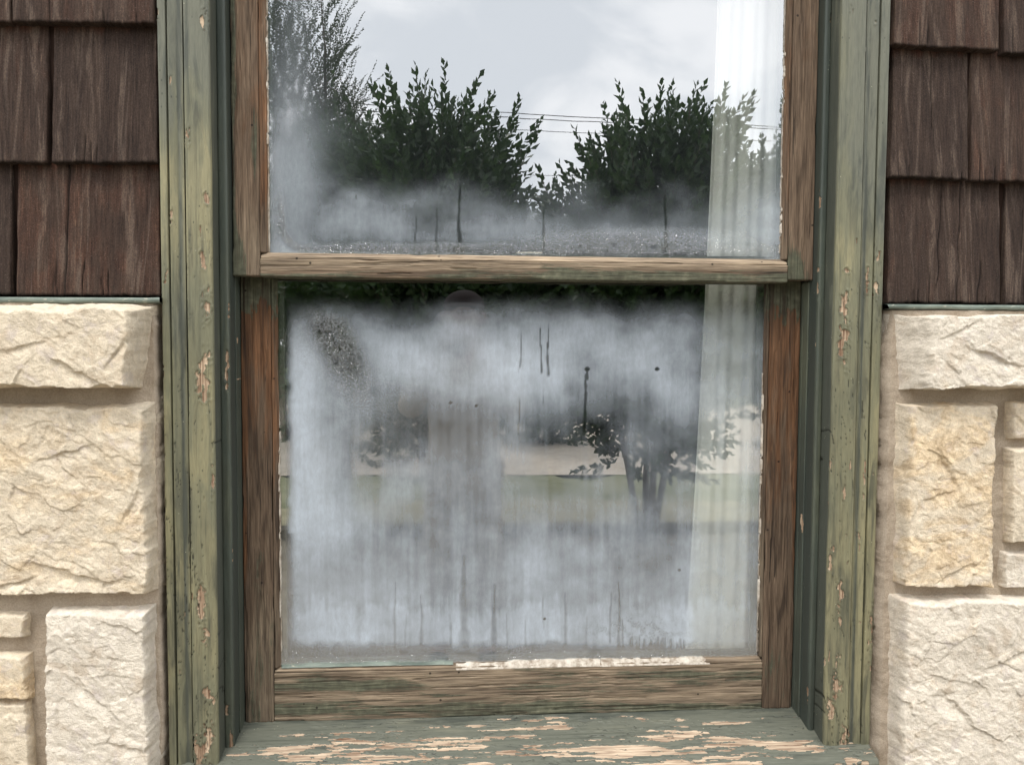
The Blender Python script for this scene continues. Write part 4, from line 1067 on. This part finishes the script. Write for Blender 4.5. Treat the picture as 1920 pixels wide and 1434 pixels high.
def make_bush(name, base, h, crown, label, cat, group, seed, nshoot=300, leafL=.085, mat=LEAF, stems=4, shoot_len=(.28, .6), lean=0., per=22, top_shoots=(), stem_r=1.0):
    """multi-stemmed shrub: crown = (cx, cy, cz, rx, ry, rz) relative to base"""
    rs = np.random.RandomState(seed)
    o = thing(name, base, label, cat, group)
    B = np.array(base); cx_, cy_, cz_, rx_2, ry_, rz_ = crown
    ac = Acc()
    for k in range(stems):
        a = 2 * math.pi * k / max(1, stems) + rs.uniform(-.4, .4)
        tip = B + np.array([cx_ + math.cos(a) * rx_2 * .55 + lean, cy_ + math.sin(a) * ry_ * .5, cz_ + rz_ * rs.uniform(.1, .5)])
        p0 = B + np.array([math.cos(a) * .05, math.sin(a) * .05, -.03]) 
        mid = p0 * .55 + tip * .45 + np.array([rs.uniform(-.06, .06), rs.uniform(-.06, .06), .12])
        pts = [p0, p0 * .8 + mid * .2 + rs.uniform(-.015, .015, 3), mid, mid * .5 + tip * .5 + rs.uniform(-.04, .04, 3), tip]
        r0 = (.022 * (h / 3.0) + .006) * stem_r
        V, F = tube(pts, [r0 * 1.2, r0, r0 * .7, r0 * .45, r0 * .15], 8); ac.add(V, F)
        for j in range(9):
            t = rs.uniform(.3, .95); q = np.array(pts[2]) * (1 - t) + np.array(pts[4]) * t if t > .4 else np.array(pts[1]) * (1 - t) + np.array(pts[2]) * t
            e = q + np.array([rs.normal() * rx_2 * .4, rs.normal() * ry_ * .4, rs.uniform(.1, .5) * rz_])
            V, F = tube([q, (q + e) / 2 + rs.uniform(-.03, .03, 3), e], [r0 * .4, r0 * .25, r0 * .08], 5); ac.add(V, F)
    # shoots carrying leaves
    bb, dd, ll = [], [], []
    N = nshoot
    for k in range(N + len(top_shoots)):
        if k < N:
            v = rs.normal(size=3); v /= np.linalg.norm(v); rad = rs.uniform(.12, 1.0) ** .5
            lump = .78 + .40 * float(vn(v[0] * 2.2 + seed, v[2] * 2.2 + v[1], seed))
            c = B + np.array([cx_ + lean * .0, cy_, cz_]) + v * np.array([rx_2, ry_, rz_]) * rad * lump
            dr = v * np.array([1, 1, .6]) * .8 + np.array([0, 0, .6]) + rs.normal(size=3) * .35
            Ls = rs.uniform(*shoot_len) * (1.0 if k % 6 else 1.35) * .8
        else:
            tx_, tz_, Ls = top_shoots[k - N]
            c = B + np.array([tx_, cy_ + rs.uniform(-.2, .2), tz_]); dr = np.array([rs.normal() * .30, rs.normal() * .1, 1.])
        dr = dr / np.linalg.norm(dr)
        m_ = max(5, int(per * Ls / .4))
        t = np.linspace(.05, 1, m_) + rs.uniform(-.01, .01, m_)
        curve = np.array([0, 0, 1.]) * (t ** 2)[:, None] * Ls * .15
        p = c + dr * (t * Ls)[:, None] + curve
        ang = np.arange(m_) * 2.4 + rs.uniform(0, 6)
        e1 = np.cross(dr, [.3, .2, .9]); e1 /= np.linalg.norm(e1); e2 = np.cross(dr, e1)
        out = e1 * np.cos(ang)[:, None] + e2 * np.sin(ang)[:, None]
        dl = dr * (.55 + .5 * t)[:, None] + out * (1.0 - .55 * t)[:, None]
        bb.append(p); dd.append(dl); ll.append(leafL * rs.uniform(.7, 1.15, m_) * (1 - .35 * t ** 3))
        if k % 3 == 0 or k >= N:
            V, F = tube([c, c + dr * Ls * .5 + np.array([0, 0, .04]) * Ls, p[-1]], [leafL * .045, leafL * .03, leafL * .012], 4); ac.add(V, F)
    bb = np.concatenate(bb); dd = np.concatenate(dd); ll = np.concatenate(ll)
    keep = bb[:, 2] > B[2] + cz_ - rz_ * 1.15
    bb, dd, ll = bb[keep], dd[keep], ll[keep]
    V, F = leaves(bb, dd, ll, ll * .56, rs)
    ac.obj('stems' if stems > 1 else 'trunk', BARK, o, True)
    mesh_obj('foliage', V, F, mat, o, {}, True)
    return o

# mirror position: a thing seen in the pane at photo px,py and mirrored distance dv stands at Y = -(dv - 1.44)
def mir(px, py, dv):
    p = at(px, py, dv - 1.44); return np.array([p[0], -(dv - 1.44), p[2]])
DV = 5.6
GB = 'laurel bushes in a row behind the photographer'
def bush_at(pxl, pxr, pyt, pyb, dv, label, seed, bmin=.25, **k):
    l, r = mir(pxl, 600, dv)[0], mir(pxr, 600, dv)[0]; t = mir((pxl + pxr) / 2, pyt, dv)[2]; b = max(bmin, mir((pxl + pxr) / 2, pyb, dv)[2])
    base = ((l + r) / 2, -(dv - 1.44), 0.0)
    return make_bush('laurel_bush', base, t, (0, 0, (t + b) / 2, (r - l) / 2 * .92, min(.75, (r - l) / 2 * .8), (t - b) / 2 * .95), label, 'bush', GB, seed, **k)
def ts(px, py0, py1, dv, cpx):
    a, b = mir(px, py0 + 42, dv), mir(px, py1, dv); c = mir(cpx, 600, dv)[0]
    return (a[0] - c, b[2], a[2] - b[2])
tsA = [ts(p, a, b, DV, 852) for p, a, b in ((782, 165, 330), (768, 185, 330), (858, 178, 330), (832, 200, 330), (905, 188, 340), (888, 205, 340), (815, 195, 320), (965, 195, 360), (998, 190, 320), (975, 205, 330), (935, 215, 340), (745, 210, 330))]
tsB = [ts(p, a, b, DV, 1230) for p, a, b in ((1211, 158, 330), (1222, 190, 300), (1200, 200, 320), (1148, 205, 330), (1252, 195, 330), (1290, 205, 330), (1330, 195, 330), (1357, 182, 330), (1045, 270, 400), (1070, 290, 400), (1115, 245, 380), (1160, 235, 370), (1425, 205, 300), (1400, 215, 310))]
bush_at(640, 1008, 243, 880, DV, 'large laurel bush mirrored left of the sky gap, its shoots reaching above the wires', 5, nshoot=1600, top_shoots=tsA, leafL=.090, per=20)
bush_at(1040, 1425, 243, 890, DV, 'large laurel bush mirrored right of the sky gap with one tall pointed shoot', 8, nshoot=1700, top_shoots=tsB, leafL=.090, per=20)
bush_at(540, 720, 250, 860, 6.3, 'laurel bush mirrored at the left edge of the upper pane before the thin leaved tree', 12, nshoot=800, leafL=.075)
bush_at(1390, 1600, 265, 860, 6.0, 'lower laurel bush mirrored at the right edge of the pane, across the curtain', 15, nshoot=800, leafL=.08)
bush_at(945, 1100, 385, 930, 11.5, 'small low laurel bush filling the gap between the two large ones', 19, nshoot=900, leafL=.10, stem_r=.3, bmin=-.6)

# fine leaved tree at the far left
tb = mir(560, 700, 12.0); tt = mir(560, -60, 12.0)[2]
make_bush('fine_leaved_tree', (tb[0] - .2, tb[1], 0), 7, (0, 0, 4.1, 1.15, 1.2, 3.0), 'tall thin leaved tree mirrored in the top left corner of the upper pane', 'tree', None, 23,
          nshoot=2200, leafL=.05, mat=LEAF2, stems=3, shoot_len=(.35, .9), per=26)
make_bush('fine_leaved_tree', (tb[0] + .75, tb[1] + .5, 0), 5, (0, 0, 3.0, .75, 1.0, 2.1), 'shorter thin leaved tree mirrored beside the tall one above the left bushes', 'tree', None, 27,
          nshoot=1300, leafL=.05, mat=LEAF2, stems=3, shoot_len=(.3, .8), per=24)
# trees beyond the road
GT = 'round trees in a line beyond the road'
for i, (px, h, w, lab) in enumerate(((380, 6.5, 3.4, 'leftmost round tree in the line beyond the road'), (700, 5.6, 3.2, 'second round tree from the left beyond the road'), (1010, 5.2, 3.0, 'middle round tree beyond the road, seen through the gap between the laurels'),
                                     (1330, 6.0, 3.2, 'second round tree from the right beyond the road'), (1650, 6.3, 3.5, 'rightmost round tree in the line beyond the road'))):
    p = mir(px, 600, 25.0)
    make_bush('round_tree', (p[0], p[1] - (i % 2) * 1.5, 0), h, (0, 0, h * .5, w, w * .7, h * .47), lab, 'tree', GT, 40 + i, nshoot=420, leafL=.30, mat=LEAF3, stems=3, shoot_len=(.6, 1.4), per=9)

# overhead wires
MAT_WIRE = plain('wire_black', (.03, .03, .03, 1), .5, .3, .05)
for (pa, pb, lab, r) in (((700, 194), (1465, 236), 'topmost of the four overhead wires mirrored in the upper pane', .011), ((700, 206), (1465, 240), 'second overhead wire from the top mirrored in the upper pane', .011),
                      ((700, 228), (1465, 262), 'third overhead wire from the top mirrored in the upper pane', .008), ((700, 330), (1465, 318), 'lowest overhead wire, seen in the gap between the laurels', .007)):
    a = mir(pa[0], pa[1], 19.0); b = mir(pb[0], pb[1], 20.5)
    d = b - a; pts = []
    for t in np.linspace(-2.0, 3.0, 41):
        q = a + d * t; q[2] += .06 * ((t - .5) ** 2 - .25); pts.append(tuple(q))
    V, F = tube(pts, r, 6)
    w_ = mesh_obj('overhead_wire', V, F, MAT_WIRE, None); tag(w_, lab, 'wire', 'overhead wires across the sky')

# ================================================================== PHOTOGRAPHER (mirrored faintly in the lower pane)
SKIN = plain('skin', (.42, .25, .18, 1), .55, .4, .06, 30)
JACK = plain('jacket_cloth', srgb(168, 158, 142), .9, .1, .12, 40); TROU = plain('trouser_cloth', srgb(162, 152, 138), .9, .1, .1, 40)
CAPM = plain('cap_cloth', srgb(34, 28, 27), .85, .1, .1, 60); HAIR = plain('hair_brown', (.05, .032, .02, 1), .6, .3, .3, 120); PHM = plain('phone_black', (.02, .02, .022, 1), .25, .5, .02)
SHOE = plain('shoe_leather', (.05, .045, .04, 1), .5, .4, .1, 40)
pb_ = np.array([.02, -1.44 - .40, 0.0])
per = thing('person', tuple(pb_), 'person in a taupe jacket and cap holding up a phone, mirrored in the lower pane', 'person')
def skinned(name, pts, edges, rad, mat, parent, sub=2, root=0):
    me = bpy.data.meshes.new(name)
    P_ = [tuple(np.array(p)) for p in pts]
    me.from_pydata(P_, edges, [])
    o = bpy.data.objects.new(name, me); scene.collection.objects.link(o); o.parent = parent; me.materials.append(mat)
    sk = o.modifiers.new('skin', 'SKIN'); sk.use_smooth_shade = True
    lay = me.skin_vertices[0] if me.skin_vertices else None
    if lay is None:
        bpy.context.view_layer.objects.active = o
        me.attributes  # modifiers.new adds the layer
    for i, r in enumerate(rad):
        lay.data[i].radius = r if hasattr(r, '__len__') else (r, r)
        lay.data[i].use_root = (i == root)
    sb = o.modifiers.new('smooth', 'SUBSURF'); sb.levels = sub; sb.render_levels = sub
    return o
# local coordinates, facing +Y. phone at (-.02, .392, 1.5)
J = [(0, 0, .96), (0, -.01, 1.10), (0, -.01, 1.25), (0, -.01, 1.39), (0, -.005, 1.47), (0, .005, 1.52), (0, .015, 1.585), (0, .025, 1.65), (0, .02, 1.70),
     (.10, -.01, 1.40), (.18, 0, 1.385), (.235, .10, 1.20), (.13, .29, 1.40), (.10, .345, 1.455),
     (-.10, -.01, 1.40), (-.18, 0, 1.385), (-.245, .10, 1.20), (-.155, .29, 1.40), (-.125, .345, 1.455),
     (.09, 0, .90), (.105, .01, .50), (.11, -.01, .10), (.115, .05, .045), (.12, .15, .03),
     (-.09, 0, .90), (-.105, .01, .50), (-.11, -.01, .10), (-.115, .05, .045), (-.12, .15, .03)]
E = [(0, 1), (1, 2), (2, 3), (3, 4), (4, 5), (5, 6), (6, 7), (7, 8), (3, 9), (9, 10), (10, 11), (11, 12), (12, 13), (3, 14), (14, 15), (15, 16), (16, 17), (17, 18),
     (0, 19), (19, 20), (20, 21), (21, 22), (22, 23), (0, 24), (24, 25), (25, 26), (26, 27), (27, 28)]
R = [(.15, .11), (.14, .10), (.155, .11), (.15, .10), (.06, .06), (.055, .058), (.07, .088), (.078, .098), (.06, .075),
     .075, .062, .045, .034, .028, .075, .062, .045, .034, .028, .088, .058, .042, .040, .036, .088, .058, .042, .040, .036]
body = skinned('body', J, E, R, SKIN, per)
# face: nose, ears, eyes, mouth, cap, hair
fa = Acc()
V, F = tube([(0, .118, 1.655), (0, .137, 1.625), (0, .142, 1.610), (0, .122, 1.602)], [.006, .010, .013, .006], 8); fa.add(V, F)
fa.obj('nose', SKIN, None, True).parent = per
for s in (-1, 1):
    fa = Acc()
    V, F = tube([(s * .078, .02, 1.655), (s * .090, .010, 1.635), (s * .084, .012, 1.600), (s * .076, .02, 1.59)], [.008, .013, .010, .005], 8); fa.add(V, F)
    fa.obj('ear', SKIN, None, True).parent = per
def ell(name, c, r, mat, n=20, cut=None):
    th = np.linspace(0, 2 * np.pi, n + 1)[:, None]; ph_ = np.linspace(0, np.pi if cut is None else cut, n // 2 + 2)[None, :]
    P = np.stack([c[0] + r[0] * np.cos(th) * np.sin(ph_), c[1] + r[1] * np.sin(th) * np.sin(ph_), c[2] + r[2] * np.cos(ph_) + th * 0], -1)
    o = mesh_obj(name, P, grid_faces(n + 1, n // 2 + 2), mat, None, {}); o.parent = per; return o
WHT = plain('eye_white', (.7, .7, .68, 1), .3, .5, .02); LIP = plain('lip', (.32, .13, .11, 1), .5, .4, .05)
for s in (-1, 1):
    ell('eye', (s * .032, .104, 1.645), (.014, .010, .009), WHT, 12); ell('iris', (s * .032, .1125, 1.645), (.006, .003, .006), PHM, 10)
ell('mouth', (0, .108, 1.572), (.024, .008, .006), LIP, 12)
ell('hair', (0, .000, 1.665), (.090, .098, .085), HAIR, 24, 1.9)
ell('cap', (0, .014, 1.68), (.094, .112, .072), CAPM, 28, 1.62)
n = 24; th = np.linspace(0, np.pi, n)[:, None]; q = np.linspace(0, 1, 6)[None, :]
vis = np.stack([np.cos(th) * (.088 - .0 * q), .06 + np.sin(th) * (.06 + .075 * q), 1.675 - .018 * q + .012 * np.sin(th) - .0 * q], -1)
vo = mesh_obj('cap_visor', vis, grid_faces(n, 6), CAPM, None, {}); vo.parent = per; md = vo.modifiers.new('t', 'SOLIDIFY'); md.thickness = .004
# jacket and trousers follow the body
JJ = [(0, -.002, .90), (0, 0, 1.0), (0, -.01, 1.12), (0, -.01, 1.26), (0, -.01, 1.39), (0, -.005, 1.455), (.10, -.01, 1.40), (.18, 0, 1.385), (.235, .10, 1.20), (.135, .28, 1.39), (-.10, -.01, 1.40), (-.18, 0, 1.385), (-.245, .10, 1.20), (-.16, .28, 1.39)]
skinned('jacket', JJ, [(0, 1), (1, 2), (2, 3), (3, 4), (4, 5), (4, 6), (6, 7), (7, 8), (8, 9), (4, 10), (10, 11), (11, 12), (12, 13)],
        [(.185, .135), (.18, .13), (.17, .125), (.19, .135), (.175, .12), (.075, .075), .092, .078, .062, .047, .092, .078, .062, .047], JACK, per)
skinned('trousers', [(0, 0, .94), (.09, 0, .88), (.105, .01, .50), (.11, -.01, .09), (-.09, 0, .88), (-.105, .01, .50), (-.11, -.01, .09)], [(0, 1), (1, 2), (2, 3), (0, 4), (4, 5), (5, 6)], [(.15, .125), .105, .075, .062, .105, .075, .062], TROU, per)
for s in (-1, 1):
    skinned('shoe', [(s * .112, -.05, .05), (s * .115, .05, .055), (s * .12, .14, .04), (s * .122, .19, .032)], [(0, 1), (1, 2), (2, 3)], [.05, .052, .046, .03], SHOE, per)
# hands: palm beside the phone, four fingers behind it, thumb on the glass side
for s, wx in ((1, .10), (-1, -.125)):
    ex = .055 * s - .02                                       # edge of the phone (local x)
    pts = [(wx, .345, 1.455), (wx - s * .018, .358, 1.475), (ex + s * .022, .368, 1.495), (ex + s * .016, .372, 1.515)]
    edges = [(0, 1), (1, 2), (2, 3)]; rad = [.026, .024, .022, .016]
    palm = skinned('hand', pts, edges, [(.024, .028), (.018, .030), (.014, .032), (.012, .026)], SKIN, per, 2)
    for j, (dz, ln) in enumerate(((.030, .062), (.012, .070), (-.006, .066), (-.024, .052))):
        a = (ex + s * .018, .372, 1.505 + dz); b = (ex + s * .020, .395, 1.508 + dz); c = (ex + s * .004, .404, 1.510 + dz); d = (ex - s * (ln - .045), .402, 1.508 + dz)
        skinned('finger', [a, b, c, d], [(0, 1), (1, 2), (2, 3)], [.009, .0085, .008, .0065], SKIN, per, 1)
    skinned('thumb', [(ex + s * .020, .362, 1.485), (ex + s * .012, .360, 1.508), (ex - s * .004, .366, 1.522)], [(0, 1), (1, 2)], [.012, .0105, .008], SKIN, per, 1)
ph_ = thing('phone', (0.0, -1.448, 1.5), 'black phone held up by the person, mirrored as a faint dark oblong', 'phone')
a = Acc(); V = []; 
def rrect(w, h, r, y, n=6):
    out = []
    for (cx_, cz_, a0) in ((w / 2 - r, h / 2 - r, 0), (-w / 2 + r, h / 2 - r, 90), (-w / 2 + r, -h / 2 + r, 180), (w / 2 - r, -h / 2 + r, 270)):
        for k in range(n + 1):
            t = math.radians(a0 + 90 * k / n); out.append((cx_ + r * math.cos(t), y, cz_ + r * math.sin(t)))
    return out
rings = [rrect(.146, .070, .010, -.0075), rrect(.150, .074, .011, -.006), rrect(.150, .074, .011, -.0015), rrect(.146, .070, .010, 0.0)]
for rr in rings: V += rr
nn_ = len(rings[0]); F = [tuple(range(nn_)), tuple(3 * nn_ + i for i in reversed(range(nn_)))]
for k in range(3):
    for i in range(nn_): F.append((k * nn_ + i, k * nn_ + (i + 1) % nn_, (k + 1) * nn_ + (i + 1) % nn_, (k + 1) * nn_ + i))
po = mesh_obj('phone_body', [(v[0] - .045, v[1], v[2] - .012) for v in V], F, PHM, None, smooth=False); po.parent = ph_
lr = Acc()
for (dx, dz) in ((0, 0), (0, -.022), (-.02, -.011)):
    Vt, Ft = tube([(dx, -.0015, dz), (dx, .0008, dz)], [.0075, .0072], 16); lr.add(Vt, Ft)
lo = lr.obj('lens', PHM, None, False); lo.parent = ph_
